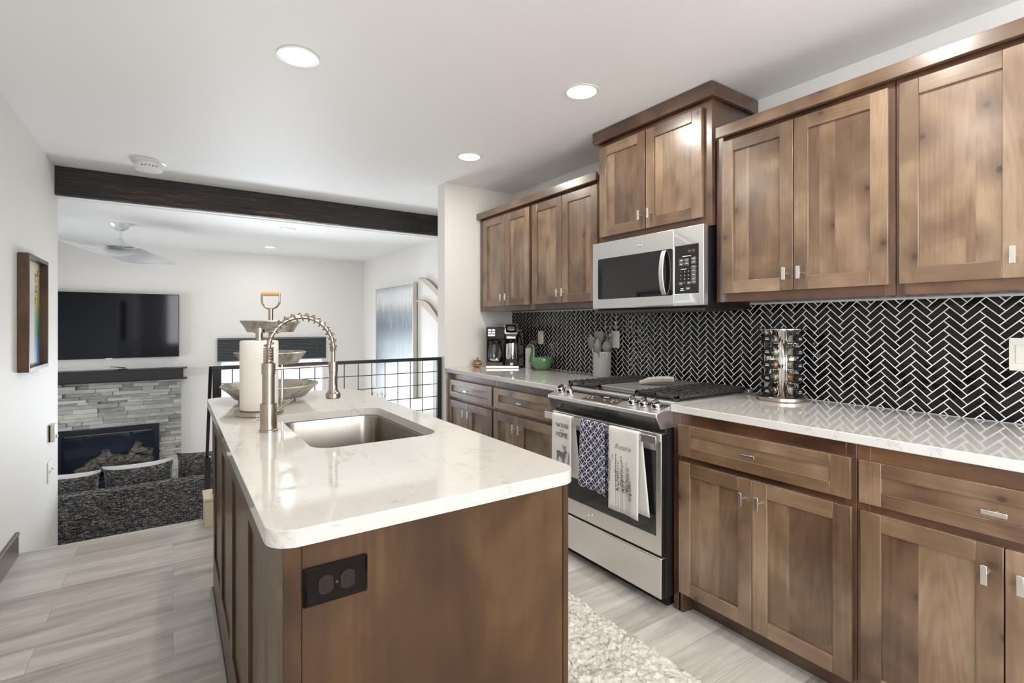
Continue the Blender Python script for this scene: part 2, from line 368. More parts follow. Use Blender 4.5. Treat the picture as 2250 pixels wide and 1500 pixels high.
# beam
bm_ = MB(); n = 60
rings = []
for i in range(n+1):
    x = XL+(XR-XL)*i/n; j = lambda: R.uniform(-.003, .003)
    rings.append([(x, 4.93+j(), 2.237+j()), (x, 4.93+j(), 2.30+j()), (x, 4.93+j(), 2.38+j()), (x, 4.93+j(), CZ-.002), (x, 4.99, CZ-.002), (x, 4.99, 2.237)])
bm_.loft(rings)
tag(bm_.build('ceiling_beam', beamw, origin=(.8,4.95,2.3), angle=50), 'dark charred wooden beam spanning the opening to the living room under the ceiling', 'beam')
# ------------------------------------------------------------ ceiling lamps
def lamp(x, y, z, label, power, size=.075, tilt=0):
    t = thing('recessed_light', label, 'ceiling light', (x,y,z), 'recessed ceiling lights')
    MB().lathe([(size+.014,-.001),(size+.012,-.006),(size,-.005),(size-.004,-.001)], (x,y,z), 40, cap0=False, cap1=False).build('trim_ring', white_m, t)
    MB().lathe([(size-.002,-.003),(size*.6,-.0045),(.001,-.005)], (x,y,z), 40, cap0=False, cap1=False).build('lamp_lens', lamp_m, t)
    if power:
        a = area('lamp_bulb', (0,0,-.007), (0,0,0), .07, .07, power, (1,.95,.88), 'DISK'); a.parent = t
    return t
lamp(.453, 2.338, CZ, 'round recessed ceiling light over the island, largest and nearest of those lit', 7)
lamp(1.699, 1.889, CZ, 'round recessed ceiling light just left of the cabinet above the microwave', 7)
lamp(1.71, 3.062, CZ, 'small round recessed ceiling light in front of the coffee corner', 7)
lamp(1.70, .70, CZ, 'recessed ceiling light above the near end of the cooking wall, outside the picture', 7)
lamp(.453, .9, CZ, 'recessed ceiling light overhead near the island end, outside the picture', 7)
lamp(.453, -.9, CZ, 'recessed ceiling light behind the viewer, outside the picture', 7)
lamp(.948, 5.402, LZ, 'faint recessed ceiling light in the living room nearest the beam', 7, .06)
lamp(.991, 6.768, LZ, 'faint recessed ceiling light in the living room near the far wall', 7, .06)
sd = thing('smoke_detector', 'round white smoke detector on the ceiling in front of the dark beam', 'smoke detector', (-.146*1.0+.003, 4.47, CZ))
sx, sy = sd['_o'][0], sd['_o'][1]
MB().lathe([(.105,0),(.105,-.006),(.098,-.010),(.001,-.010)], (sx,sy,CZ), 48, cap0=False, cap1=False).build('mounting_plate', white_m, sd, angle=30)
MB().lathe([(.082,-.010),(.084,-.030),(.088,-.032),(.088,-.048),(.080,-.058),(.03,-.063),(.001,-.063)], (sx,sy,CZ), 48, cap0=False, cap1=False).build('detector_body', white_m, sd, angle=30)
b = MB()
for k in range(5): a = math.radians(-115+14*k); b.obox(at(Matrix.Rotation(a, 4, 'Z'), sx+.088*math.cos(a), sy+.088*math.sin(a), CZ-.040), .002, .012, .006)
b.build('vent_slots', mark_k, sd)
# ------------------------------------------------------------ cabinets on the right wall (fronts face -X)
def rt(): return R.uniform(.12, .88)
def shaker(b, xf, y0, y1, z0, z1, fw=.057, fh=None, th=.02, rec=.009, nb=3):
    fh = fh or fw
    b.box(xf, xf+th, y0, y0+fw, z0, z1, 0, rt()); b.box(xf, xf+th, y1-fw, y1, z0, z1, 0, rt())
    b.box(xf, xf+th, y0+fw, y1-fw, z0, z0+fh, 1, rt()); b.box(xf, xf+th, y0+fw, y1-fw, z1-fh, z1, 1, rt())
    ys = [y0+fw]+sorted(R.uniform(y0+fw+.04, y1-fw-.04) for _ in range(nb-1))+[y1-fw]
    for a, c in zip(ys, ys[1:]): b.quad((xf+rec,a,z0+fh), (xf+rec,c,z0+fh), (xf+rec,c,z1-fh), (xf+rec,a,z1-fh), 0, rt())
def pull(parent, xf, y, z, vertical=True, L=.053):
    b = MB(); x = xf-.030
    if vertical: b.box(x, x+.006, y-.007, y+.007, z-L/2, z+L/2)
    else: b.box(x, x+.006, y-L/2, y+L/2, z-.006, z+.006)
    b.cyl((x+.004,y,z), (xf,y,z), .005, n=12)
    return b.build('handle', pull_m, parent, bevel=.001)
def door(t, xf, y0, y1, z0, z1, hy, hz, **k):
    b = MB(); shaker(b, xf, y0, y1, z0, z1, **k)
    o = b.build('door', [wv, wh], t, bevel=.0016); pull(o, xf, hy, hz); return o
def base_cab(y0, y1, label, dz, doors, endpanel=False, seam=None):
    X0 = 1.876; t = thing('base_cabinet', label, 'cabinet', (2.15,(y0+y1)/2,0), 'base cabinets')
    b = MB(); b.box(X0+.02, XW-.004, y0+.001, y1-.001, .10, .886, 0, .4)
    sw = .022
    b.box(X0, X0+.02, y0+.001, y0+sw+.01, .10, .886, 0, rt()); b.box(X0, X0+.02, y1-sw-.016, y1-.001, .0 if endpanel else .10, .886, 0, rt())
    ya_, yb_ = y0+sw+.01, y1-sw-.016
    b.box(X0, X0+.02, ya_, yb_, .826, .886, 1, rt()); b.box(X0, X0+.02, ya_, yb_, .66, .715, 1, rt()); b.box(X0, X0+.02, ya_, yb_, .10, .13, 1, rt())
    if endpanel: b.box(X0+.02, XW-.004, y1-.02, y1-.001, 0, .12, 0, rt()); b.hexa([(X0,y1-.05,0),(X0+.06,y1-.06,0),(X0+.06,y1-.03,0),(X0,y1-.03,0),(X0,y1-.05,.1),(X0+.06,y1-.06,.1),(X0+.06,y1-.03,.1),(X0,y1-.03,.1)], 0, rt())
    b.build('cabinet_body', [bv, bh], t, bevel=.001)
    MB().box(X0+.062, X0+.078, y0+.001, y1-.021, 0, .10, 0, .1).build('toe_kick', wh, t)
    d = MB(); shaker(d, X0-.02, dz[0], dz[1], .70, .838, .062, .044, nb=1)
    for f in d.bm.faces: f.material_index = 1 if f.material_index == 0 and f.calc_center_median().x > X0-.012 and dz[0]+.07 < f.calc_center_median().y < dz[1]-.07 else f.material_index
    dr = d.build('drawer', [wv, wh], t, bevel=.0016); pull(dr, X0-.02, (dz[0]+dz[1])/2, .770, False)
    for a, c, hy in doors: door(t, X0-.02, a, c, .095, .675, hy, .597)
    return t
base_cab(.735, 1.470, 'knotty brown base cabinet with one drawer over two doors, right beside the stove', (.748,1.431), [(1.090,1.428,1.122),(.745,1.087,1.056)], True)
base_cab(.028, .735, 'knotty brown base cabinet at the right edge of the picture, cut off by the frame', (.060,.723), [(.378,.719,.412),(.040,.375,.341)])
base_cab(2.985, 3.715, 'shadowed brown base cabinet beside the end wall, below the coffee maker', (3.003,3.679), [(3.344,3.679,3.380),(3.003,3.339,3.306)])
base_cab(2.240, 2.985, 'brown base cabinet left of the stove, half hidden behind the island', (2.285,2.978), [(2.677,2.978,2.705),(2.285,2.672,2.640)])
def upper(y0, y1, xf, z0, z1, doors, label, dz0, dz1, hz):
    t = thing('wall_cabinet', label, 'cabinet', (2.35,(y0+y1)/2,z0), 'wall cabinets')
    b = MB(); b.box(xf+.02, XW-.003, y0+.001, y1-.001, z0+.004, z1, 0, .25)
    b.box(xf, xf+.02, y0+.001, doors[-1][0]+.012, z0, z1, 0, rt()); b.box(xf, xf+.02, doors[0][1]-.012, y1-.001, z0, z1, 0, rt())
    b.box(xf, xf+.02, doors[-1][0]+.012, doors[0][1]-.012, z0, dz0+.014, 1, rt()); b.box(xf, xf+.02, doors[-1][0]+.012, doors[0][1]-.012, dz1-.014, z1, 1, rt())
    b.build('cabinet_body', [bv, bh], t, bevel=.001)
    for a, c, hy in doors: door(t, xf-.02, a, c, dz0, dz1, hy, hz)
    return t
upper(.733, 1.464, 2.19, 1.386, 2.18, [(1.091,1.423,1.118),(.752,1.087,1.058)], 'brown two door wall cabinet just right of the microwave', 1.425, 2.147, 1.495)
upper(.028, .733, 2.19, 1.386, 2.18, [(.388,.717,.417),(.050,.384,.355)], 'wall cabinet at the top right corner of the picture, cut off by the frame', 1.425, 2.147, 1.495)
upper(2.988, 3.726, 2.19, 1.386, 2.18, [(3.312,3.645,3.339),(2.972+.02,3.307,3.275)], 'wall cabinet at the far left end, above the coffee maker', 1.425, 2.147, 1.492)
upper(2.242, 2.988, 2.19, 1.386, 2.18, [(2.617,2.950,2.640),(2.275,2.612,2.585)], 'wall cabinet immediately left of the microwave', 1.425, 2.147, 1.492)
upper(1.470, 2.242, 2.165, 1.760, 2.40, [(1.872,2.226,1.898),(1.516,1.866,1.833)], 'raised two door wall cabinet above the microwave, reaching the ceiling', 1.805, 2.345, 1.880)
def crown(y0, y1, x, z0, z1, label, sides=False, xb=XW):
    b = MB(); yy = y0; n = max(1, int((y1-y0)/1.5+.5))
    for k in range(n): b.box(x, x+.022, y0+(y1-y0)*k/n, y0+(y1-y0)*(k+1)/n, z0, z1, 0, rt())
    b.box(x+.022, x+.10, y0+.03, y1-.03, z1-.02, z1-.001, 0, .3)
    if sides: b.box(x+.022, xb-.003, y0, y0+.022, z0, z1, 1, .25); b.box(x+.022, xb-.003, y1-.022, y1, z0, z1, 1, .25)
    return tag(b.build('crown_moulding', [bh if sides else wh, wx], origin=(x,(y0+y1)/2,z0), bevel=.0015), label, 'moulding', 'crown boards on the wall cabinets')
crown(.0, 1.444, 2.152, 2.168, 2.218, 'long flat wooden crown board above the wall cabinets right of the microwave')
crown(2.266, 3.728, 2.152, 2.168, 2.220, 'long flat wooden crown board above the wall cabinets left of the microwave')
crown(1.444, 2.266, 2.127, 2.374, 2.442, 'dark crown moulding at the ceiling around the raised cabinet above the microwave', True)
# countertops
def counter(y0, y1, label):
    b = MB(); b.box(1.852, XW-.002, y0, y1, .888, .920)
    return tag(b.build('countertop', marble_m, origin=(2.2,(y0+y1)/2,.888), bevel=.003), label, 'countertop', 'wall countertops')
counter(.0, 1.468, 'white marbled countertop right of the stove, carrying the spice carousel')
counter(2.240, 3.727, 'white marbled countertop left of the stove, carrying the coffee maker')
# ------------------------------------------------------------ herringbone backsplash
def clip(poly, ax, v, keep):
    out = []
    for i in range(len(poly)):
        a, c = poly[i-1], poly[i]; ia, ic = (a[ax]-v)*keep >= 0, (c[ax]-v)*keep >= 0
        if ia != ic:
            t = (v-a[ax])/(c[ax]-a[ax]); out.append(tuple(a[k]+(c[k]-a[k])*t for k in (0,1)))
        if ic: out.append(c)
    return out
def backsplash():
    W, L, G = .02525, 3, .0037; b = MB(); Y0, Y1, Z0, Z1 = .0, YW-.002, .9215, 1.384
    b.box(XW-.006, XW-.0005, Y0, Y1, Z0, Z1, 1)
    b.box(XW-.006, XW-.0005, 1.48, 2.235, .80, Z0, 1)
    c = math.sqrt(.5); cy, cz = 1.90, 1.15; n = 0
    for r in range(-130, 131):
        for m in range(-30, 31):
            for kind in (0, 1):
                if kind == 0: x0, x1, y0, y1 = r+2*L*m, r+L+2*L*m, r, r+1
                else: x0, x1, y0, y1 = r+L+2*L*m, r+L+1+2*L*m, r-(L-1), r+1
                g = G/2/W
                q = [(x0+g,y0+g),(x1-g,y0+g),(x1-g,y1-g),(x0+g,y1-g)]
                q = [(cy-((u-v)*c)*W, cz+((u+v)*c)*W) for u, v in q]
                mx_, my_ = sum(p[0] for p in q)/4, sum(p[1] for p in q)/4
                if not (Y0-.06 < mx_ < Y1+.06 and Z0-.06 < my_ < Z1+.06): continue
                for ax, v, k in ((0,Y0,1),(0,Y1,-1),(1,Z0+.001,1),(1,Z1-.002,-1)):
                    q = clip(q, ax, v, k)
                    if len(q) < 3: break
                if len(q) < 3: continue
                A = abs(sum(q[i-1][0]*q[i][1]-q[i][0]*q[i-1][1] for i in range(len(q))))/2
                if A < 2e-5: continue
                mx_, my_ = sum(p[0] for p in q)/len(q), sum(p[1] for p in q)/len(q)
                ti, tj = R.uniform(-.008,.008), R.uniform(-.008,.008); tn = R.random()
                def ring(d, x):
                    out = []
                    for (u, v) in q:
                        du, dv = u-mx_, v-my_; l = math.hypot(du, dv); s_ = max(.5, 1-d/l) if l else 1
                        out.append((x+ti*du+tj*dv, mx_+du*s_, my_+dv*s_))
                    return out
                b.loft([ring(0, XW-.0055), ring(0, XW-.0066), ring(.0012, XW-.0074), ring(.004, XW-.0078)], 0, False, True, tn); n += 1
    # schluter edge strips
    return tag(b.build('tile_backsplash', [tile_m, grout_m], origin=(XW-.006, 1.9, .92), angle=20), 'glossy black herringbone tile backsplash with pale grout along the whole cooking wall', 'backsplash')
backsplash()
# wall plates on the tiles
def plate(y, z, wy, hz, label, kind='outlet', x=XW-.0115, n=1):
    t = thing('wall_plate', label, 'wall plate', (x,y,z), 'wall plates on the backsplash')
    MB().prism(rrect(-wy/2,wy/2,-hz/2,hz/2,.004,3), 0, .005, at(MX, x, y, z)).build('cover_plate', offwhite, t, bevel=.0012)
    for i in range(n):
        yc = y+(i-(n-1)/2)*.046
        if kind == 'rocker': MB().box(x-.008, x-.004, yc-.016, yc+.016, z-.033, z+.033).build('rocker_switch', offwhite, t, bevel=.001)
        else:
            s_ = MB().box(x-.0065, x-.004, yc-.016, yc+.016, z-.033, z+.033).build('receptacle', offwhite, t, bevel=.001)
            for dz in (-.018, .018):
                for dy in (-.006, .006): MB().box(x-.0068, x-.006, yc+dy-.001, yc+dy+.001, z+dz-.004, z+dz+.004).build('slot', mark_k, s_)
plate(3.293, 1.170, .070, .108, 'ivory outlet plate on the black tiles behind the green bird bowl', 'rocker')
plate(2.450, 1.175, .070, .115, 'ivory outlet plate on the black tiles behind the cooking utensils')
plate(.440, 1.172, .115, .118, 'ivory double switch plate on the tiles at the right edge of the picture', 'rocker', n=2)
plate(3.600, 1.175, .070, .108, 'ivory outlet plate mostly hidden behind the coffee maker')
# ------------------------------------------------------------ kitchen island
isl = thing('kitchen_island', 'dark stained wooden kitchen island base in the foreground under the white top', 'island', (.49,1.9,0))
IX0, IX1, IY0, IY1 = .160, .812, .953, 2.80
b = MB(); b.box(IX0+.02, IX1, IY0+.004, IY1, .0, .886, 0, .3)
for f in list(b.bm.faces):
    if f.normal.z > .5 or f.calc_center_median().z > .8: b.bm.faces.remove(f)      # open top: the sink hangs inside
b.build('cabinet_body', wd, isl)
b = MB()                                                  # long side facing the stairs: frame and four recessed panels
b.box(IX0, IX0+.018, IY0, IY1, .777, .886, 1, .45); b.box(IX0, IX0+.018, IY0, IY1, 0, .19, 1, .5)
fars = [1.45, 1.87, 2.29, 2.71]; e0 = IY0
for k, yf in enumerate(fars):
    yn = yf-.33; b.box(IX0, IX0+.018, e0, yn, .19, .777, 0, rt()); e0 = yf
    for q in range(3): b.quad((IX0+.008,yn+.11*q,.19), (IX0+.008,yn+.11*(q+1),.19), (IX0+.008,yn+.11*(q+1),.777), (IX0+.008,yn+.11*q,.777), 0, rt())
b.box(IX0, IX0+.018, e0, IY1, .19, .777, 0, rt())
b.build('side_panelling', [wd, wood('alder_island_h', (9,.8,9), (.032,.014,.006), (.082,.041,.017), (.165,.100,.045), .30, .12)], isl, bevel=.0012)
b = MB(); b.box(IX0, IX0+.030, IY0-.001, IY0+.004, 0, .886, 0, .2); b.box(IX1-.016, IX1, IY0-.001, IY0+.004, 0, .886, 0, .6)
b.box(IX0+.0312, IX1-.0175, IY0, IY0+.004, 0, .886, 0, .5); b.build('end_panel', wd, isl, bevel=.0006)
b = MB(); b.box(IX0-.012, IX0, IY0+.35, IY1, 0, .012, 0, .3); b.box(IX0-.009, IX0, IY0+.35, IY1, .012, .022, 0, .3)
b.build('shoe_moulding', P('shoe_grey', (.33,.31,.29), .35), isl, bevel=.003)
# top with the sink cut-out
def island_top():
    bm = bmesh.new(); t = bm.faces.layers.float.new('tone')
    def loop(pts): 
        v = [bm.verts.new((x,y,.920)) for x,y in pts]; return [bm.edges.new((v[i-1],v[i])) for i in range(len(v))]
    e = loop(rrect(.135,.840,.940,2.845,.052,8))+loop(rrect(.335,.735,1.505,2.155,.065,8))
    bmesh.ops.triangle_fill(bm, use_beauty=True, use_dissolve=False, edges=e)
    g = bmesh.ops.extrude_face_region(bm, geom=list(bm.faces)); vs = [q for q in g['geom'] if isinstance(q, bmesh.types.BMVert)]
    bmesh.ops.translate(bm, verts=vs, vec=(0,0,-.032)); bmesh.ops.recalc_face_normals(bm, faces=bm.faces)
    bmesh.ops.translate(bm, verts=bm.verts, vec=(-.49,-1.9,-.888))
    me = bpy.data.meshes.new('island_countertop'); bm.to_mesh(me); bm.free(); me.materials.append(marble_i)
    for p in me.polygons: p.use_smooth = True
    me.set_sharp_from_angle(angle=math.radians(35))
    o = bpy.data.objects.new('island_countertop', me); C.objects.link(o); o.location = (.49,1.9,.888)
    m = o.modifiers.new('bevel','BEVEL'); m.width = .0045; m.segments = 3; m.limit_method = 'ANGLE'; m.angle_limit = math.radians(50)
    return tag(o, 'white marbled countertop with rounded corners and a sink cut-out on the island', 'countertop')
island_top()
def sink():
    t = thing('sink', 'undermount stainless steel sink basin set in the island top', 'sink', (.535,1.83,.70))
    b = MB(); rings = []
    for d, z, r in ((-.02,.8872,.08),(.006,.8872,.062),(.008,.88,.062),(.012,.74,.06),(.018,.715,.058),(.035,.700,.05),(.10,.697,.04),(.17,.694,.02)):
        rings.append([(x,y,z) for x,y in rrect(.335+d,.735-d,1.505+d,2.155-d,max(.01,r),6)])
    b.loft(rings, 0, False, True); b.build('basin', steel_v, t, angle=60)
    MB().lathe([(.001,.698),(.020,.6985),(.040,.700),(.045,.703),(.046,.697)], (.535,1.83,0), 32, cap0=False, cap1=False).build('drain_strainer', chrome, t)
sink()
# socket plate on the island end
t = thing('outlet', 'dark brown double socket plate on the near end of the island', 'outlet', (.25,IY0,.807))
b = MB(); mY = at(MY, .25, IY0-.001, .807)
b.loft([[mY @ Vector((x,y,0)) for x,y in rrect(-.058,.058,-.035,.035,.003,2)], [mY @ Vector((x,y,.003)) for x,y in rrect(-.058,.058,-.035,.035,.003,2)], [mY @ Vector((x,y,.0065)) for x,y in rrect(-.052,.052,-.029,.029,.002,2)]]); b.build('cover_plate', brown_pl, t, angle=12)
rc_m = P('receptacle_brown', (.030,.020,.015), .3, Specular_IOR_Level=.15)
for s_ in (-.0195, .0195):
    pts = []
    for k in range(33):
        a = 2*PI*k/32; x, y = .0172*math.cos(a), .0172*math.sin(a); pts.append((max(-.0135,min(.0135,x))+s_, y))
    o = MB().prism(pts[:-1], .006, .0085, mY).build('socket', rc_m, t, bevel=.0006)
    for k, (dx, dy, w_, h_) in enumerate(((0,.0055,.008,.0022),(0,-.0055,.0065,.0022))):
        MB().obox(mY @ Matrix.Translation((s_+dx-.003, dy, .0087)), w_, h_, .0006).build('slot', black_pl, o)
    MB().cyl(mY @ Vector((s_+.008,0,.0082)), mY @ Vector((s_+.008,0,.009)), .0024, n=12).build('ground_hole', black_pl, o)
MB().cyl(mY @ Vector((0,0,.006)), mY @ Vector((0,0,.0078)), .0028, n=16).build('screw', darksteel, t)
# ------------------------------------------------------------ faucet
FX, FY = .267, 1.862
t = thing('kitchen_faucet', 'brushed nickel spring neck faucet standing beside the island sink', 'faucet', (FX,FY,.92))
MB().lathe([(.001,.9205),(.029,.9205),(.029,.926),(.0262,.928),(.0262,1.012),(.0262,1.0135),(.0195,1.0135),(.0195,1.112),(.0215,1.112),(.0215,1.148),(.001,1.148)], (FX,FY,0), 40, cap0=False, cap1=False).build('faucet_body', nickel, t)
arc = [(FX,FY,1.14),(FX,FY,1.16)]+[(FX+.106-.106*math.cos(a), FY, 1.195+.110*math.sin(a)) for a in [PI*k/40 for k in range(0,41)]]+[(FX+.212,FY,1.17),(FX+.212,FY,1.13)]
MB().tube(arc, .0075, 14).build('hose', nickel, t)
# spring: close coils at the foot, open coils over the arch, close coils near the head
def along(s):
    acc = 0
    for a, c in zip(arc, arc[1:]):
        l = (Vector(c)-Vector(a)).length
        if acc+l >= s: q = (s-acc)/l; return Vector(a).lerp(Vector(c), q), (Vector(c)-Vector(a)).normalized()
        acc += l
    return Vector(arc[-1]), Vector((0,0,-1))
def coil(s0, s1, turns, r0, r1, wr, name):
    pts = []; N = int(turns*16)
    for i in range(N+1):
        s_ = s0+(s1-s0)*i/N; p, d = along(s_); u = Vector((0,1,0)); v = d.cross(u); a = 2*PI*turns*i/N; r_ = r0+(r1-r0)*i/N
        pts.append(p+(u*math.cos(a)+v*math.sin(a))*r_)
    MB().tube(pts, wr, 6).build(name, nickel, t)
coil(.005, .062, 11, .0150, .0145, .0022, 'spring')
coil(.062, .385, 15, .0140, .0130, .0022, 'spring')
coil(.385, .407, 4, .0115, .0115, .0022, 'spring')
HX = FX+.212
b = MB(); b.lathe([(.001,1.145),(.0165,1.145),(.0165,1.108),(.0150,1.107),(.0150,1.06),(.0155,1.045),(.022,1.034),(.0255,1.031),(.0255,1.016),(.023,1.013),(.001,1.013)], (HX,FY,0), 36, cap0=False, cap1=False)
sh = b.build('spray_head', nickel, t)
MB().obox(Matrix.Translation((HX+.006,FY-.0137,1.078)), .009, .004, .030).build('spray_button', black_pl, sh, bevel=.001)
MB().cyl((FX+.018,FY,1.128), (HX-.015,FY,1.132), .0042, n=14).build('docking_arm', nickel, t)
MB().cyl((FX-.036,FY+.012,.968), (FX-.02,FY+.008,.968), .0125, n=24).build('valve_cap', chrome, t)
MB().tube([(FX+.020,FY-.005,.990),(FX+.034,FY-.008,.996),(FX+.075,FY-.016,1.022)], [.0052,.0048,.0042], 14).build('lever', nickel, t)
# paper towel holder
TX, TY = .287, 2.235
t = thing('paper_towel_holder', 'brushed metal paper towel stand behind the faucet', 'paper towel holder', (TX,TY,.92))
MB().lathe([(.001,.9205),(.088,.9205),(.090,.923),(.090,.936),(.086,.939),(.001,.939)], (TX,TY,0), 56, cap0=False, cap1=False).build('weighted_base', nickel, t)
MB().lathe([(.001,.939),(.0135,.939),(.0135,1.245),(.021,1.245),(.021,1.262),(.019,1.264),(.001,1.264)], (TX,TY,0), 32, cap0=False, cap1=False).build('center_post', nickel, t)
MB().tube([(TX+.083,TY-.01,.938),(TX+.083,TY-.01,1.10),(TX+.083,TY-.01,1.115)], [.0055,.0055,.003], 12).build('tension_arm', chrome, t)
b = MB(); rr = .070
b.lathe([(.022,.941),(rr-.003,.941),(rr,.945),(rr,1.209),(rr-.004,1.215),(.022,1.215),(.022,.941)], (TX,TY,0), 56, cap0=False, cap1=False)
pt = M('paper_towel', (.80,.77,.71), .85); pt.bump(pt.voro(pt.pos(), 120)[0], .25, .002)
tag(b.build('paper_towel_roll', pt.m, origin=(TX,TY,.941), angle=40), 'cream paper towel roll standing on the metal holder', 'paper towel')
# three tier tray
GX, GY = .385, 2.615
t = thing('tiered_tray', 'three tier galvanised tray with a wooden shovel handle, at the island far end', 'tray', (GX,GY,.92))
def tray(name, z, r, h, rb, wav=0, sy=1.0):
    b = MB(); b.lathe([(.001,z+.002),(rb,z+.002),(rb+(r-rb)*.5,z+h*.5),(r,z+h),(r+.004,z+h+.0035),(r+.007,z+h),(r+.004,z+h-.003),(rb+(r-rb)*.5+.002,z+h*.5),(rb+.002,z),(.001,z)], (GX,GY,0), 72, cap0=False, cap1=False, sy=sy)
    return b.build(name, galv_m, t, angle=50)
tray('bottom_tray', .936, .205, .058, .150); tray('middle_tray', 1.094, .150, .052, .118); tray('top_tray', 1.243, .124, .050, .098)
MB().cyl((GX,GY,.925), (GX,GY,1.352), .0105, n=16).build('pole', nickel, t)
for z in (.938, 1.097, 1.246): MB().lathe([(.001,z+.004),(.030,z+.004),(.028,z+.010),(.001,z+.010)], (GX,GY,0), 24, cap0=False, cap1=False).build('washer', darksteel, t)
ud = Vector((math.cos(.594), -math.sin(.594), 0)); hw = .043; zc = 1.395
pts = [Vector((GX,GY,0))+ud*(-hw)+Vector((0,0,zc+.03))]+[Vector((GX,GY,zc))+ud*(hw*math.cos(a))+Vector((0,0,.043*math.sin(a))) for a in [PI+PI*k/16 for k in range(17)]]+[Vector((GX,GY,0))+ud*hw+Vector((0,0,zc+.03))]
MB().tube(pts, .0045, 10).build('bail', nickel, t)
MB().tube([Vector((GX,GY,zc+.028))+ud*(-hw*1.0), Vector((GX,GY,zc+.028))+ud*(-hw*.5), Vector((GX,GY,zc+.028))+ud*(hw*.5), Vector((GX,GY,zc+.028))+ud*(hw*1.0)], [.0085,.0105,.0105,.0085], 16).build('wooden_grip', P('light_wood', (.62,.43,.25), .5), t)
for k in range(3):
    a = PI*2*k/3+1.2; MB().cyl((GX+.13*math.cos(a),GY+.13*math.sin(a),.9205), (GX+.13*math.cos(a),GY+.13*math.sin(a),.937), .009, n=12).build('foot', darksteel, t)
# ------------------------------------------------------------ range
RY0, RY1 = 1.4715, 2.2365
t = thing('gas_range', 'stainless steel slide-in gas range between the base cabinets', 'stove', (2.1,1.85,0)); rg = t
b = MB(); b.box(1.830, XW-.012, RY0+.004, RY1-.004, .05, .915); b.box(1.86, XW-.03, RY0+.02, RY1-.02, .0, .06)
b.build('range_body', P('range_side', (.035,.033,.032), .35, .5), t, bevel=.002)
# front control panel, wedge shaped
yA, yB = RY0-.002, RY1+.002
b = MB(); prof = [(1.895,.926),(1.759,.884),(1.757,.867),(1.790,.812),(1.90,.812)]
b.loft([[(x,yA,z) for x,z in prof], [(x,yB,z) for x,z in prof]])
for f in b.bm.faces:
    if f.calc_center_median().z < .845 and f.calc_center_median().x < 1.80: f.material_index = 1
cp = b.build('control_panel', [steel, darksteel], t, bevel=.003, angle=20)
sl = math.atan2(.042, .136); cn = Vector((-math.sin(sl),0,math.cos(sl)))
def onp(x, y, h=0): return Vector((x, y, .884+(x-1.759)*.042/.136))+cn*h
b = MB(); b.loft([[onp(1.775,1.727,.0006), onp(1.775,1.971,.0006), onp(1.862,1.971,.0006), onp(1.862,1.727,.0006)], [onp(1.775,1.727,.0016), onp(1.775,1.971,.0016), onp(1.862,1.971,.0016), onp(1.862,1.727,.0016)]])
tp = b.build('touch_panel', P('touch_glass', (.10,.088,.075), .12), cp)
MP = Matrix(((0,math.cos(sl),-math.sin(sl),0),(-1,0,0,0),(0,math.sin(sl),math.cos(sl),0),(0,0,0,1)))
def mp(x, y, h=.002): p = onp(x, y, h); return Matrix.Translation(p) @ MP
MB().obox(mp(1.830,1.845), .065, .026, .0008).build('clock_display', black_gl, tp)
text('clock_digits', '12:31', .020, mp(1.830,1.845,.0028), P('clock_lit', (.9,.95,1), .4, Emission_Color=(.9,.95,1,1), Emission_Strength=1.2), tp, .0003)
b = MB()
for (x, y, w_) in ((1.848,1.945,.016),(1.832,1.945,.014),(1.832,1.918,.014),(1.812,1.955,.012),(1.812,1.93,.012),(1.795,1.948,.012),(1.795,1.915,.012),(1.800,1.83,.012),(1.850,1.76,.022),(1.832,1.775,.012),(1.832,1.752,.012),(1.812,1.782,.012),(1.808,1.755,.012),(1.793,1.775,.012)):
    b.obox(mp(x,y,.0022), w_, .0045, .0005)
b.build('key_markings', mark_w, tp)
for y in (1.516, 1.588, 1.658, 2.115, 2.188):
    x = 1.815; p = onp(x, y); q = Matrix.Translation(p) @ MP
    b = MB(); b.lathe([(.001,.001),(.023,.001),(.0235,.004),(.021,.007),(.0195,.022),(.018,.025),(.001,.025)], n=32, m=q, cap0=False, cap1=False)
    b.hexa([q @ Vector(v) for v in ((-.006,-.021,.024),(.006,-.021,.024),(.006,.021,.024),(-.006,.021,.024),(-.0045,-.020,.038),(.0045,-.020,.038),(.0045,.020,.038),(-.0045,.020,.038))])
    b.build('burner_knob', chrome, t, bevel=.001, angle=25)
# oven door
b = MB(); DX = 1.792
b.rim(DX, DX+.036, (RY0,RY1,.25,.792), (RY0+.028,RY1-.028,.332,.712))
b.box(DX+.006, DX+.036, RY0+.028, RY1-.028, .33, .714)
od = b.build('oven_door', steel, t, bevel=.0025)
MB().box(DX+.001, DX+.008, RY0+.028, RY1-.028, .332, .712).build('door_glass', black_gl, od)
MB().box(DX+.004, DX+.034, RY0-.0008, RY0+.001, .252, .79).build('door_edge', darksteel, od)
b = MB(); b.box(1.742, 1.756, RY0-.012, RY1+.012, .752, .790)
for y in (RY0+.004, RY1-.022): b.box(1.754, DX+.002, y, y+.018, .757, .785)
b.build('door_handle', steel, od, bevel=.002)
def ring_logo(parent, x, y, z, r):
    b = MB(); q = at(MX, x, y, z)
    b.tube([q @ Vector((r*math.cos(a), r*math.sin(a), 0)) for a in [2*PI*k/32 for k in range(32)]], r*.10, 6, closed=True)
    b.lathe([(.001,0),(r*.9,0),(r*.9,.0004),(.001,.0004)], n=32, m=q, cap0=False, cap1=False, mat=1)
    o = b.build('round_emblem', [chrome, steel], parent)
    c = MB()
    for s_, ph in ((-1,0),(1,.4)):
        c.tube([q @ Vector((s_*r*.30+r*.30*math.cos(a+ph)*(1-a/14), r*.42*math.sin(a+ph), .0008)) for a in [k*.30 for k in range(22)]], r*.05, 5)
    c.build('monogram', chrome, o); return o
ring_logo(od, DX-.0006, 1.925, .292, .015)
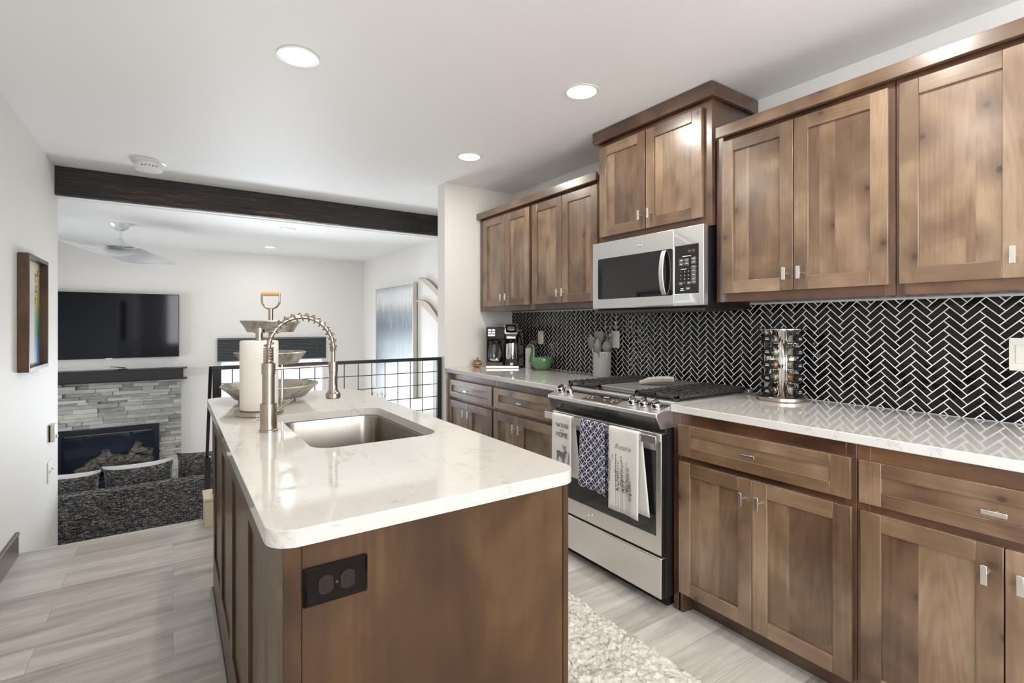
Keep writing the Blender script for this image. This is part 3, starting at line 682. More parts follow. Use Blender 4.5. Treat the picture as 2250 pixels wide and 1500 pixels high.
b = MB(); b.box(DX, DX+.036, RY0, RY1, .056, .238); b.box(DX+.036, DX+.06, RY0+.02, RY1-.02, .07, .236)
b.build('storage_drawer', steel, t, bevel=.006, seg=3)
MB().box(DX+.004, DX+.03, RY0-.0008, RY0+.001, .060, .234).build('drawer_edge', darksteel, t)
# cooktop
b = MB(); b.box(1.88, XW-.013, RY0-.007, RY1+.007, .9207, .926); b.box(1.885, XW-.013, RY0, RY1, .91, .921); b.box(XW-.055, XW-.013, RY0-.007, RY1+.007, .926, .940)
b.build('cooktop', steel, t, bevel=.002)
MB().box(1.905, XW-.065, RY0+.012, RY1-.012, .924, .9275).build('burner_tray', iron, t, bevel=.001)
def grate(ya, yb, parent):
    b = MB(); x0, x1 = 1.905, 2.462; z0, z1 = .9275, .955; xm = (x0+x1)/2
    for x in (x0, x1-.012): b.box(x, x+.012, ya, yb, z1-.014, z1)
    for y in (ya, yb-.010): b.box(x0, x1, y, y+.010, z1-.018, z1-.004)
    b.box(x0, x1, (ya+yb)/2-.005, (ya+yb)/2+.005, z1-.014, z1)
    for k in range(1, 12):
        x = x0+(x1-x0)*k/12
        if k in (3, 9): b.box(x-.0045, x+.0045, ya, ya+(yb-ya)*.34, z1-.012, z1+.001); b.box(x-.0045, x+.0045, yb-(yb-ya)*.34, yb, z1-.012, z1+.001)
        else: b.box(x-.0045, x+.0045, ya, ya+(yb-ya)*.44, z1-.012, z1+.001); b.box(x-.0045, x+.0045, yb-(yb-ya)*.44, yb, z1-.012, z1+.001)
    for x in (x0, x1-.022):
        for y in (ya, yb-.016): b.box(x, x+.022, y, y+.016, z0, z1-.004)
    for x in (x0+.14, x1-.14):
        b.lathe([(.001,.928),(.045,.928),(.045,.936),(.034,.939),(.034,.943),(.001,.944)], (x,(ya+yb)/2,0), 24, cap0=False, cap1=False)
    return b.build('burner_grate', iron, parent, bevel=.0012)
grate(RY0+.005, RY0+.250, t); grate(RY1-.250, RY1-.005, t)
MB().box(1.912, 2.455, RY0+.262, RY1-.262, .944, .952).box(1.92, 2.445, RY0+.27, RY1-.27, .9275, .944).build('griddle_cover', P('griddle', (.36,.35,.33), .38, .6), t, bevel=.002)
# spoon rest
b = MB(); rings = []
sx0, sy0 = 2.155, 1.80; dirv = Vector((.62,-.78,0)).normalized(); side = Vector((dirv.y,-dirv.x,0))*-1
for k in range(15):
    u = k/14; wv_ = .020+.030*math.sin(min(1,u*1.15)*PI*.62)**1.2; wv_ *= (1 if u < .86 else 1-(u-.86)*2.2)
    lift = .006+.030*math.sin(u*PI*.62); p = Vector((sx0,sy0,.957+lift*.55))+dirv*(u-.5)*.185
    r_ = []
    for j in range(13):
        a = -1+2*j/12; r_.append(p+side*(a*wv_)+Vector((0,0,.012*a*a*(1 if u > .2 else .3)+.008)))
    for j in range(13):
        a = 1-2*j/12; r_.append(p+side*(a*wv_*.96)+Vector((0,0,.012*a*a*(1 if u > .2 else .3)-(.0 if abs(a) > .8 else .008))))
    rings.append(r_)
b.loft(rings)
srm = M('speckled_ceramic', rough=.5); srm.set('Base Color', srm.ramp(srm.noise(srm.pos(), 260, 3, .6), ((.42,(.30,.27,.22)),(.55,(.60,.57,.50)))))
o = tag(b.build('spoon_rest', srm.m, origin=(sx0,sy0,.953), angle=60, sub=1), 'speckled stone coloured spoon rest lying on the middle of the stove', 'spoon rest'); o.location.z = .9555
# ------------------------------------------------------------ tea towels on the oven handle
def cloth(ya, yb, zf, zb, shift, name, label, mats, flare=0, zt=.7925, fold=.003):
    t = thing(name, label, 'towel', (1.742,(ya+yb)/2,zt), 'tea towels hung over the oven handle')
    b = MB(); uvl = b.bm.loops.layers.uv.new('uv'); nu = 14
    path = [(1.7375,zf)]+[(1.7375,zf+(zt-.012-zf)*k/14) for k in range(1,15)]+[(1.739,zt-.004),(1.744,zt),(1.751,zt),(1.7575,zt-.004),(1.760,zt-.012)]+[(1.760+.012*(k/12),zt-.012-(zt-.012-zb)*k/12) for k in range(1,13)]
    rows = []; acc = 0; ln = []
    for i, (x, z) in enumerate(path):
        if i: acc += math.hypot(x-path[i-1][0], z-path[i-1][1])
        ln.append(acc); back = max(0,(i-19))/12; fr = max(0,(zt-z)/(zt-zf)) if i < 15 else 0
        row = []
        for j in range(nu+1):
            v = j/nu; y = yb+(ya-yb)*v-shift*back*1.0; y += (v-.5)*-flare*fr
            row.append(b.bm.verts.new((x-fold*math.sin(v*PI*2.3+1)*fr+(-.002*math.sin(v*7) if i < 15 else 0), y, z-(.006*v*fr))))
        rows.append(row)
    for i in range(len(rows)-1):
        for j in range(nu):
            f = b._f([rows[i][j], rows[i][j+1], rows[i+1][j+1], rows[i+1][j]])
            for l in f.loops:
                a, c = next((ii, jj) for ii in (i, i+1) for jj in (j, j+1) if rows[ii][jj] is l.vert)
                l[uvl].uv = (c/nu*(yb-ya), ln[a])
    o = b.build('cloth', mats, t, angle=80); m = o.modifiers.new('thick','SOLIDIFY'); m.thickness = .0022; m.offset = 0
    return t
lin = M('linen', (.78,.765,.72), .9); lin.bump(lin.noise(lin.map(lin.pos(), (400,400,60)), 1, 2, .5), .2, .001); lin = lin.m
FXT = 1.7340
t = cloth(2.012, 2.172, .455, .462, .036, 'tea_towel', 'white tea towel printed NATURE IS MY HOME with a deer, leftmost on the oven handle', lin)
text('printed_word', 'NATURE', .030, at(MX, FXT, 2.086, .7335), mark_k, t, .0003, .92)
text('printed_word', 'IS MY', .012, at(MX, FXT, 2.086, .708), mark_k, t, .0003)
text('printed_word', 'HOME', .039, at(MX, FXT, 2.090, .683), mark_k, t, .0003, .92)
b = MB(); q = at(MX, FXT, 2.090, .548)
body = [(-.040,.040),(-.034,.048),(-.024,.050),(-.005,.045),(.012,.043),(.020,.045),(.026,.054),(.031,.060),(.036,.058),(.046,.050),(.045,.046),(.037,.044),(.034,.036),(.030,.024),(.024,.016),(.0225,.004),(.022,-.014),(.018,-.036),(.0145,-.036),(.017,-.014),(.014,.006),(.012,.014),(.0095,.004),(.007,-.014),(.001,-.036),(-.0025,-.036),(.0015,-.014),(.004,.006),(.002,.014),(-.016,.018),(-.022,.016),(-.026,.006),(-.0235,-.012),(-.021,-.034),(-.0245,-.034),(-.0285,-.010),(-.032,.006),(-.033,.002),(-.036,-.012),(-.041,-.034),(-.044,-.034),(-.0415,-.012),(-.0385,.004),(-.0385,.022)]
b.prism(body, -.0002, .0003, q); b.build('deer_print', mark_g, t, angle=10)
b = MB()
def stroke(q, x0, y0, x1, y1, w_):
    d = Vector((x1-x0, y1-y0, 0)); n_ = Vector((-d.y, d.x, 0)).normalized()*w_/2; a, c = Vector((x0,y0,.0003)), Vector((x1,y1,.0003))
    b.quad(q @ (a-n_), q @ (c-n_), q @ (c+n_), q @ (a+n_))
for s_ in ((.026,.056,.016,.072),(.016,.072,.004,.082),(.018,.069,.010,.070),(.010,.077,.008,.086),(.028,.057,.030,.078),(.030,.068,.024,.084),(.030,.072,.036,.088),(.029,.064,.040,.078),(.022,.062,.012,.078)): stroke(q, *s_, .0024)
b.build('antler_print', mark_g, t)
def firs(q, specs, name, wd_=.35):
    global b
    for (x, y0, h) in specs:
        b = MB(); stroke(q, x, y0, x, y0+h, .0016)
        for k in range(int(h/.006)):
            z = y0+h-.004-k*.006; w_ = .002+(k*.006)*wd_*.55
            stroke(q, x, z, x-w_, z-.005, .0022); stroke(q, x, z, x+w_, z-.005, .0022)
        b.build(name, mark_k, t)
firs(q, ((-.060,-.034,.078),(.052,-.030,.028),(.062,-.036,.090)), 'fir_print')
circ = M('geometric_cotton', rough=.9); u_, v_, _z = circ.sep(circ.uv()); a_ = .0372
pu = ((u_+v_)*(.7071/a_)).fract(); pv = ((u_-v_+3)*(.7071/a_)).fract()
ln = None
for cx_, cy_ in ((0,0),(1,0),(0,1),(1,1)):
    d_ = ((pu-cx_)*(pu-cx_)+(pv-cy_)*(pv-cy_)).sq(); l_ = (d_-.7071).abs() < .040
    ln = l_ if ln is None else ln.max(l_)
dm = (pu-.5).abs().max((pv-.5).abs()); par = ((((u_+v_)*(.7071/a_)).floor()+((u_-v_+3)*(.7071/a_)).floor())*.5).fract() > .25
dmw = ((dm < .19)*(dm > .13)).max(dm < .06)
petal = None
for cx_, cy_ in ((.5,0),(.5,1),(0,.5),(1,.5)):
    pass
f_ = ln.max(dmw*par)
circ.set('Base Color', circ.mix(f_, (.045,.045,.105), (.78,.78,.78))); circ = circ.m
cloth(1.768, 1.942, .452, .462, .040, 'tea_towel', 'navy and white tea towel patterned with interlocking circles, middle of the oven handle', circ, .02, fold=.005)
t = cloth(1.552, 1.738, .400, .412, .034, 'tea_towel', 'white tea towel printed Breathe above thin pine trees, rightmost on the oven handle', lin)
text('printed_word', 'Breathe', .034, at(MX, FXT, 1.648, .704), mark_k, t, .0002, .95, .45, offset=-.0005)
b = MB(); q = at(MX, FXT, 1.645, .40); rr2 = random.Random(3)
for x, h in ((-.082,.235),(-.066,.262),(-.050,.20),(-.044,.27),(-.030,.235),(-.012,.265),(-.002,.235),(.022,.24),(.034,.225),(.045,.16)):
    stroke(q, x, .010, x+rr2.uniform(-.003,.003), h, .0017)
    for k in range(44):
        z = h*rr2.uniform(.42, 1.0); w_ = rr2.uniform(.006,.019)*(1.22-z/h); sg = rr2.choice((-1,1))
        stroke(q, x, z, x+sg*w_, z-rr2.uniform(-.002,.006), .0017)
b.build('tree_print', mark_k, t)
# ------------------------------------------------------------ microwave
t = thing('microwave', 'stainless steel over-the-range microwave hanging under the raised cabinet', 'microwave', (2.3,1.855,1.37))
MY0, MY1, MXF = 1.475, 2.240, 2.105
MB().box(MXF+.036, XW-.02, MY0+.004, MY1-.004, 1.358, 1.758).build('microwave_body', black_pl, t, bevel=.003)
MB().box(MXF+.02, XW-.16, MY0+.012, MY1-.012, 1.346, 1.360).build('grease_filter_panel', darksteel, t, bevel=.002)
yd = 1.648
b = MB()
b.rim(MXF, MXF+.034, (yd+.002,MY1,1.372,1.762), (yd+.012,MY1-.052,1.432,1.660))
md = b.build('microwave_door', steel, t, bevel=.003)
MB().prism(rrect(-(MY1-.046),-(yd+.006),1.427,1.665,.012,4), 0, .004, Matrix(((0,0,-1,MXF+.002),(-1,0,0,0),(0,1,0,0),(0,0,0,1)))).build('door_window', black_gl, md)
b = MB(); hy = yd+.055; pts = [(MXF-.006-.026*math.sin(PI*k/12)**.7, hy, 1.432+.228*k/12) for k in range(13)]
rings = [[(x, y+hh, z) if False else (x+dx, y+dy, z) for dx, dy in ((-.004,-.013),(.004,-.013),(.004,.013),(-.004,.013))] for (x,y,z), hh in zip(pts, [0]*13)]
b.loft(rings); b.build('door_handle', steel, md, bevel=.002)
b = MB()
b.rim(MXF, MXF+.034, (MY0,yd,1.372,1.762), (MY0+.028,yd-.004,1.432,1.672))
cpn = b.build('control_surround', steel, t, bevel=.0025)
kp = MB().box(MXF+.002, MXF+.012, MY0+.026, yd-.002, 1.430, 1.674).build('keypad', black_gl, t)
KX = MXF+.0016
dg = P('display_amber', (.25,.11,.06), .4)
text('display_digits', '88:88', .019, at(MX, KX, 1.545, 1.640), dg, kp, .0002)
b = MB()
def kbox(y, z, w_, h_):
    q = at(MX, KX, y, z); pr = rrect(-w_/2,w_/2,-h_/2,h_/2,h_*.35,3)
    b.tube([q @ Vector((p[0],p[1],0)) for p in pr], .0004, 4, closed=True); b.obox(q, w_*.55, h_*.28, .0004)
for y in (1.605, 1.573):
    for z in (1.598, 1.580): kbox(y, z, .024, .013)
for k, z in enumerate((1.602,1.584,1.560,1.541,1.523,1.505,1.487)): kbox(1.532, z, .026, .013)
kbox(1.607, 1.483, .020, .012); kbox(1.560, 1.484, .018, .012); kbox(1.565, 1.457, .024, .013)
for (y, z, w_) in ((1.572,1.617,.05),(1.590,1.554,.034),(1.600,1.457,.016),(1.600,1.449,.022)): b.obox(at(MX,KX,y,z), w_, .0035, .0004)
b.build('key_outlines', mark_w, kp)
for r_, row in enumerate(('123','456','789',' 0 ')):
    for c_, ch in enumerate(row):
        if ch != ' ': text('key_digit', ch, .009, at(MX, KX, 1.607-.0225*c_, 1.541-.0185*r_), mark_w, kp, .0002)
ring_logo(md, MXF-.0006, 1.873, 1.712, .013)
# ------------------------------------------------------------ spice carousel
SXc, SYc = 2.404, 1.262
t = thing('spice_carousel', 'chrome revolving spice rack standing on the right countertop', 'spice rack', (SXc,SYc,.92))
MB().lathe([(.001,.9205),(.106,.9205),(.110,.924),(.110,.938),(.106,.942),(.001,.942)], (SXc,SYc,0), 56, cap0=False, cap1=False).build('turntable_base', nickel, t)
MB().lathe([(.001,1.252),(.104,1.252),(.107,1.254),(.107,1.257),(.104,1.260),(.001,1.262)], (SXc,SYc,0), 56, cap0=False, cap1=False).build('top_plate', chrome, t)
A0 = math.atan2(-SYc, -SXc)                      # direction towards the viewer
b = MB()
for k in range(4):
    a = A0+math.radians(52)+PI/2*k+PI/4; u = Vector((math.cos(a), math.sin(a), 0)); v = Vector((-u.y,u.x,0)); c_ = Vector((SXc,SYc,0))
    for s_ in (-1,1):
        p = c_+u*.072+v*.009*s_; q = c_+u*.024+v*(.040)*s_
        b.quad(Vector((p.x,p.y,.942)), Vector((q.x,q.y,.942)), Vector((q.x,q.y,1.252)), Vector((p.x,p.y,1.252)))
    b.quad(*[c_+u*.072+v*.009*s_+Vector((0,0,z)) for s_, z in ((-1,.942),(1,.942),(1,1.252),(-1,1.252))])
fr = b.build('chrome_frame', chrome, t, angle=20); m = fr.modifiers.new('s','SOLIDIFY'); m.thickness = .0012
b = MB()
for k in range(4):
    a = A0+math.radians(52)+PI/2*k; u = Vector((math.cos(a), math.sin(a), 0))
    for j in range(6):
        z = .944+.0614*j
        for s_ in (-1,1):
            v = Vector((-u.y,u.x,0))*s_*.020; p = Vector((SXc,SYc,z+.001))+v
            b.tube([p+u*.030, p+u*.076], .0012, 6)
b.build('jar_rails', chrome, t)
spices = [(.10,.045,.02),(.33,.25,.10),(.30,.12,.03),(.50,.47,.40),(.22,.16,.10)]
spices2 = [(.55,.53,.50),(.42,.15,.03),(.50,.42,.26),(.45,.40,.28),(.50,.46,.36)]
def jar_proto():
    t = thing('spice_jar', 'x', 'spice jar', (0,0,0), 'spice jars in the carousel'); q = Matrix.Rotation(PI/2, 4, 'Y')
    MB().lathe([(.001,.006),(.019,.006),(.021,.012),(.021,.050),(.017,.056),(.017,.060)], n=24, m=q, cap0=False, cap1=False).build('glass_body', jar_gl, t)
    MB().lathe([(.001,.008),(.0175,.008),(.0195,.013),(.0195,.047),(.001,.047)], n=20, m=q, cap0=False, cap1=False).build('contents', grout_m, t)
    l = MB().lathe([(.001,.056),(.0215,.056),(.0215,.074),(.020,.076),(.001,.076)], n=28, m=q, cap0=False, cap1=False).build('lid', black_pl, t)
    b = MB()
    for k, w_ in enumerate((.018,.022)): b.box(.0762, .0766, -w_/2, w_/2, .002-.007*k, .0046-.007*k)
    b.build('lid_lettering', mark_w, l); return t
proto = jar_proto(); cols = ['facing the stove side', 'facing the room side', 'facing the right countertop', 'facing the wall tiles']
dirs = sorted(range(4), key=lambda k: 0); first = True; nth = ['lowest', 'second from the bottom', 'middle', 'second from the top', 'topmost']
names = {0:'in the column right of the front chrome post', 1:'in the hidden back right column of the carousel', 2:'in the hidden back left column of the carousel', 3:'in the left column, its lettered lid facing out'}
for k in range(4):
    a = A0+math.radians(52)+PI/2*k
    for j in range(5):
        o = proto if first else copy_tree(proto); first = False
        o.location = (SXc+.020*math.cos(a), SYc+.020*math.sin(a), .944+.0228+.0614*j); o.rotation_euler = (0,0,a)
        sp = (spices if k == 3 else spices2)[j]
        for ch in [q for q in bpy.data.objects if q.parent == o and q.name.startswith('contents')]:
            ch.data = ch.data.copy(); ch.data.materials.clear(); ch.data.materials.append(P('spice', sp, .9))
        o['label'] = '%s spice jar %s' % (nth[j], names[k])
# ------------------------------------------------------------ utensil crock and utensils
UX, UY = 2.435, 2.502
cr = M('grey_glaze', (.36,.355,.33), .08, Coat_Weight=.6); b = MB()
b.lathe([(.001,.9205),(.058,.9205),(.062,.925),(.064,1.085),(.066,1.090),(.064,1.094),(.060,1.090),(.058,.93),(.001,.93)], (UX,UY,0), 48, cap0=False, cap1=False)
tag(b.build('utensil_crock', cr.m, origin=(UX,UY,.92), angle=50), 'glossy grey ceramic crock holding cooking utensils beside the stove', 'crock')
sil = P('grey_silicone', (.20,.20,.175), .45); lw = P('beech', (.66,.42,.25), .5); spk = M('speckled_black', rough=.3); _n = spk.noise(spk.obj(), 160, 2, .6); spk.set('Base Color', spk.ramp(_n, ((.50,(.012,.012,.014)),(.54,(.6,.6,.6))), 'CONSTANT')); spk = spk.m
def utensil(name, label, base, top, kind, mats, rot=0):
    b0, t0 = Vector(base), Vector(top); d = (t0-b0); L_ = d.length; q = Matrix.Translation(b0) @ d.to_track_quat('Z','Y').to_matrix().to_4x4() @ Matrix.Rotation(rot, 4, 'Z')
    t = thing(name, label, 'utensil', tuple(b0), 'utensils in the crock')
    MB().cyl(q @ Vector((0,0,0)), q @ Vector((0,0,L_*.62)), .0055, n=12, mat=0).build('handle', mats[0], t)
    b = MB(); hw_ = {'spoon':.032,'spatula':.030,'ladle':.040,'turner':.036}[kind]; hl = {'spoon':.105,'spatula':.115,'ladle':.08,'turner':.10}[kind]
    rings = []
    for k in range(13):
        u = k/12; 
        if kind == 'spatula': w_ = .006+hw_*min(1,u*1.6)**.8 if u < .93 else hw_*.85
        elif kind == 'turner': w_ = hw_*min(1,.25+u*1.6)
        else: w_ = max(.004, hw_*math.sin(PI*(.06+.90*u))**.6)
        z = L_*.60+u*hl; cup = (.014 if kind != 'ladle' else .03)*(math.sin(PI*u)) if kind in ('spoon','ladle') else .002
        rings.append([q @ Vector((w_*math.cos(a), -cup*(1-abs(math.cos(a)))*(1 if math.sin(a) > -2 else 0)+.003*math.sin(a), z)) for a in [2*PI*j/16 for j in range(16)]])
    b.loft(rings); b.build('head', mats[1], t, angle=60); return t
zc = .935
utensil('slotted_spoon', 'grey silicone slotted turner leaning furthest left in the crock', (UX-.005,UY+.030,zc), (UX-.035,UY+.095,1.20), 'turner', (lw, sil), .9)
utensil('cooking_spoon', 'large grey silicone spoon leaning left in the crock', (UX-.030,UY+.014,zc), (UX-.070,UY+.045,1.225), 'spoon', (lw, sil), .5)
utensil('spatula', 'grey silicone spatula standing upright in the middle of the crock', (UX-.012,UY-.002,zc), (UX-.030,UY+.004,1.240), 'spatula', (lw, sil), .6)
utensil('black_turner', 'black speckled turner at the back of the crock', (UX+.026,UY-.004,zc), (UX+.040,UY-.008,1.235), 'turner', (spk, spk), .8)
utensil('ladle', 'grey silicone ladle leaning right in the crock', (UX-.004,UY-.034,zc), (UX-.025,UY-.085,1.20), 'ladle', (lw, sil), .2)
utensil('serving_spoon', 'speckled black handled spoon leaning right at the front of the crock', (UX-.036,UY-.016,zc), (UX-.070,UY-.036,1.180), 'spoon', (spk, sil), .9)
# ------------------------------------------------------------ coffee corner
t = thing('coffee_maker', 'black and chrome dual coffee maker with a glass carafe and a single serve side', 'coffee maker', (2.285,3.515,.92), rz=-math.radians(30))
def L(b, name, mt, parent=t, **k): o = b.build(name, mt, None, **k); o.parent = parent; o['_o'] = (0,0,0); return o
# local frame: x to the right, -y to the front
L(MB().box(-.145,.125,-.115,.13,.0008,.022), 'base_plate', pull_m, bevel=.004)
L(MB().box(-.13,-.005,-.11,.10,.022,.050), 'warming_base', P('brown_black', (.05,.04,.035), .3), bevel=.006)
L(MB().box(-.135,.12,.02,.12,.022,.33), 'rear_housing', black_pl, bevel=.008)
L(MB().box(.12,.178,-.02,.12,.001,.30), 'water_reservoir', black_gl, bevel=.01)
cb = L(MB().box(-.140,.012,-.10,.05,.235,.335), 'control_head', black_pl, bevel=.008)
b = MB()
for r_ in range(2):
    for c_ in range(2): b.prism(rrect(-.128+.031*c_,-.101+.031*c_,.305-.021*r_,.3195-.021*r_,.003,2), .100, .1025, MY)
b.prism(rrect(-.128,-.070,.263,.2785,.003,2), .100, .1025, MY)
L(b, 'button_pad', P('button_white', (.82,.82,.80), .4, Emission_Color=(1,1,1,1), Emission_Strength=.25), cb)
L(MB().box(.006,.112,-.09,.05,.235,.34), 'single_serve_head', P('brown_black2', (.035,.03,.027), .3), bevel=.01)
hd = MB(); tl = Matrix.Translation((.062,-.085,.318)) @ Matrix.Rotation(math.radians(62), 4, 'X')
hd.prism(rrect(-.056,.056,-.048,.048,.014,4), -.012, .010, tl); o = L(hd, 'lid_frame', pull_m, bevel=.003)
L(MB().prism(rrect(-.043,.043,-.034,.036,.010,4), .010, .0125, tl), 'lid_inset', black_gl, o)
L(MB().prism(rrect(-.030,.030,-.016,.020,.012,4), .0125, .018, tl), 'latch', pull_m, o, bevel=.002)
L(MB().box(.022,.098,-.128,-.085,.242,.262), 'handle_bar', pull_m, bevel=.004)
L(MB().lathe([(.001,.235),(.035,.235),(.030,.215),(.015,.205),(.001,.205)], (.064,-.05,0), 24, cap0=False, cap1=False), 'brew_funnel', black_pl)
mug = L(MB().lathe([(.001,.078),(.054,.078),(.054,.205),(.050,.208),(.001,.208)], (.070,-.05,0), 40, cap0=False, cap1=False), 'steel_canister', chrome)
L(MB().box(.012,.118,-.112,.03,.022,.078), 'drip_tray', black_gl, bevel=.006)
L(MB().box(.052,.076,-.1135,-.111,.026,.046), 'emblem_plate', mark_w)
L(MB().lathe([(.001,.052),(.054,.052),(.060,.062),(.061,.12),(.050,.185),(.044,.20)], (-.066,-.045,0), 40, cap0=False, cap1=False), 'glass_carafe', jar_gl)
L(MB().lathe([(.001,.054),(.052,.054),(.058,.064),(.057,.080),(.001,.080)], (-.066,-.045,0), 32, cap0=False, cap1=False), 'carafe_ring', chrome)
L(MB().lathe([(.001,.198),(.048,.198),(.050,.205),(.046,.222),(.001,.226)], (-.066,-.045,0), 32, cap0=False, cap1=False), 'carafe_lid', black_pl)
L(MB().tube([(-.066,-.095,.205),(-.060,-.135,.200),(-.056,-.145,.15),(-.060,-.135,.095),(-.066,-.105,.085)], .008, 10), 'carafe_handle', black_pl)
L(MB().tube([(.128,-.02,.29),(.150,-.05,.25),(.165,-.06,.20)], [.008,.010,.008], 10), 'side_bracket', P('bronze_bracket', (.10,.075,.05), .3, .6))
# cutting board / mat under the machine is not seen; wooden apple
t = thing('wooden_apple', 'small turned wooden apple on the far end of the left countertop', 'ornament', (2.10,3.625,.92))
ap = M('turned_wood', rough=.3, Coat_Weight=.3); _w = ap.nt.nodes.new('ShaderNodeTexWave'); _w.wave_type = 'RINGS'; ap.nt.links.new(ap.map(ap.obj(), (1,1,1.0), (.6,.9,0)), _w.inputs[0]); _w.inputs['Scale'].default_value = 20; _w.inputs['Distortion'].default_value = 2
ap.set('Base Color', ap.ramp(X(ap.nt, _w.outputs['Fac']), ((0,(.16,.06,.025)),(.5,(.36,.17,.075)),(1,(.48,.27,.13)))))
MB().lathe([(.001,.921),(.018,.9205),(.032,.926),(.0405,.945),(.039,.966),(.028,.981),(.012,.984),(.004,.978)], (2.10,3.625,0), 32, cap0=False, cap1=False).build('apple_body', ap.m, t, angle=60)
MB().tube([(2.10,3.625,.976),(2.101,3.625,.990),(2.103,3.625,1.000)], [.004,.005,.0085], 10).build('stem', P('dark_stem', (.12,.04,.02), .4), t)
# bottle
b = MB(); b.lathe([(.001,.9205),(.030,.9205),(.031,.924),(.031,1.075),(.027,1.092),(.016,1.100),(.001,1.102)], (2.420,3.330,0), 36, cap0=False, cap1=False)
tag(b.build('white_canister', P('pale_canister', (.66,.67,.63), .35), origin=(2.420,3.330,.92), angle=50), 'plain pale cylindrical canister behind the green bird bowl', 'canister')
# green bird bowl
BX, BY = 2.400, 3.130
t = thing('bird_bowl', 'green glazed ceramic bowl with a bird neck and head at its left', 'bowl', (BX,BY,.92))
gg = P('green_glaze', (.10,.20,.095), .12, Coat_Weight=.4)
MB().lathe([(.001,.9205),(.045,.9205),(.050,.924),(.071,.950),(.083,.985),(.088,1.022),(.086,1.024),(.082,1.018),(.066,.965),(.040,.935),(.001,.932)], (BX,BY,0), 48, cap0=False, cap1=False).build('bowl_body', gg, t, angle=60)
lf = Vector((-math.cos(.594)*-1, 0, 0)); lft = Vector((-.83,.56,0))
pb = Vector((BX,BY,0))+lft*.070
MB().tube([pb+Vector((0,0,.985)), pb+lft*.000+Vector((0,0,1.03)), pb+lft*(-.004)+Vector((0,0,1.07)), pb+lft*(-.004)+Vector((0,0,1.100)), pb+lft*.008+Vector((0,0,1.118)), pb+lft*.028+Vector((0,0,1.113)), pb+lft*.045+Vector((0,0,1.102)), pb+lft*.056+Vector((0,0,1.094))], [.032,.027,.020,.020,.023,.019,.010,.003], 18).build('bird_neck_and_head', P('dark_green_glaze', (.03,.085,.035), .12, Coat_Weight=.6), t, angle=60)
b = MB(); pc = pb+lft*-.006+Vector((0,0,1.112))
for k in range(9):
    a = -1.15+2.3*k/8; d = -lft*math.sin(a)*.8+Vector((0,0,math.cos(a)*.75+.25)); d.normalize()
    b.tube([pc, pc+d*.022+Vector((0,.003*(k%3-1),0)), pc+d*.046+Vector((0,0,.004))], [.005,.0065,.0012], 8)
b.build('red_crest', P('russet', (.11,.022,.012), .5), t)
# ------------------------------------------------------------ railing at the stairs
t = thing('stair_railing', 'black metal guard railing with a square wire grid beside the stairs', 'railing', (1.0,3.80,.18)); RYr = 3.80
MB().box(.214, 1.850, RYr-.02, RYr+.02, .982, 1.006).build('top_rail', black_mt, t, bevel=.002)
MB().box(.214, 1.850, RYr-.012, RYr+.012, .235, .255).build('bottom_rail', black_mt, t, bevel=.002)
for x0, x1 in ((.214,.262),(1.812,1.850)): MB().box(x0, x1, RYr-.02, RYr+.02, .1805, .982).build('post', black_mt, t, bevel=.002)
b = MB()
for k in range(15): x = 1.790-.1045*k; b.cyl((x,RYr,.25), (x,RYr,.985), .003, n=8)
for k in range(7): z = .888-.1025*k; b.cyl((.25,RYr-.004,z), (1.825,RYr-.004,z), .003, n=8)
b.build('wire_grid', black_mt, t)
MB().hexa([(.194,3.82,.97),(.214,3.82,.97),(.214,4.24,.30),(.194,4.24,.30),(.194,3.82,1.006),(.214,3.82,1.006),(.214,4.24,.34),(.194,4.24,.34)]).build('stair_rail', black_mt, t, bevel=.002)
MB().box(.190, .226, 4.215, 4.255, -.40, .32).build('stair_post', black_mt, t, bevel=.002)
b = MB(); b.box(.166, 1.851, 3.690, 3.90, .0005, .165); b.box(.160, 1.851, 3.684, 3.905, .165, .180)
tag(b.build('wooden_curb', pine_m, origin=(1,3.8,0), bevel=.002), 'pale unpainted wooden curb under the black railing, left of the island', 'curb')
MB().box(.17, XR-.002, 3.905, 4.00, FZ+.001, -.001).build('stair_side', wall_m, None)
for o in bpy.data.objects:
    if o.name == 'stair_side': o.name = 'wall_stair_side'; struct(o)
# ------------------------------------------------------------ living room
FY0 = YB-.06
t = thing('fireplace', 'stacked ledger stone fireplace with a black framed glass firebox below the television', 'fireplace', (-.61,YB,FZ))
b = MB(); z = FZ
holes = (-1.09, -.139, -.60, .065)
while z < .604:
    h = min(R.choice((.026,.033,.042,.050)), .605-z)
    x = -1.31
    while x < .084:
        l = min(R.uniform(.09,.34), .085-x); x1 = x+l
        if .085-x1 < .05: x1 = .085
        segs = [(x, x1)]
        if z+h > holes[2] and z < holes[3]:
            segs = [q for q in ((x, min(x1, holes[0])), (max(x, holes[1]), x1)) if q[1]-q[0] > .008]
        for a, c in segs: b.box(a+.0006, c-.0006, FY0+R.uniform(-.012,.012), YB-.002, max(z,FZ)+.0006, z+h-.0006, 0, R.random())
        x = x1
    z += h
b.build('stone_surround', stone_m, t, bevel=.0015, seg=1)
b = MB(); fx0, fx1, fz0, fz1 = holes
b.rim(FY0-.035, FY0+.03, (fx0,fx1,fz0,fz1), (fx0+.055,fx1-.055,fz0+.06,fz1-.05), axis='y')
fr = b.build('firebox_frame', P('blue_black', (.018,.022,.032), .3, .4), t, bevel=.003)
b = MB(); b.box(fx0+.002, fx1-.002, YB+.38, YB+.40, fz0+.002, fz1-.002); b.box(fx0+.002, fx0+.02, FY0+.03, YB+.38, fz0+.002, fz1-.002); b.box(fx1-.02, fx1-.002, FY0+.03, YB+.38, fz0+.002, fz1-.002); b.box(fx0+.02, fx1-.02, FY0+.03, YB+.38, fz0+.002, fz0+.02); b.box(fx0+.02, fx1-.02, FY0+.03, YB+.38, fz1-.02, fz1-.002)
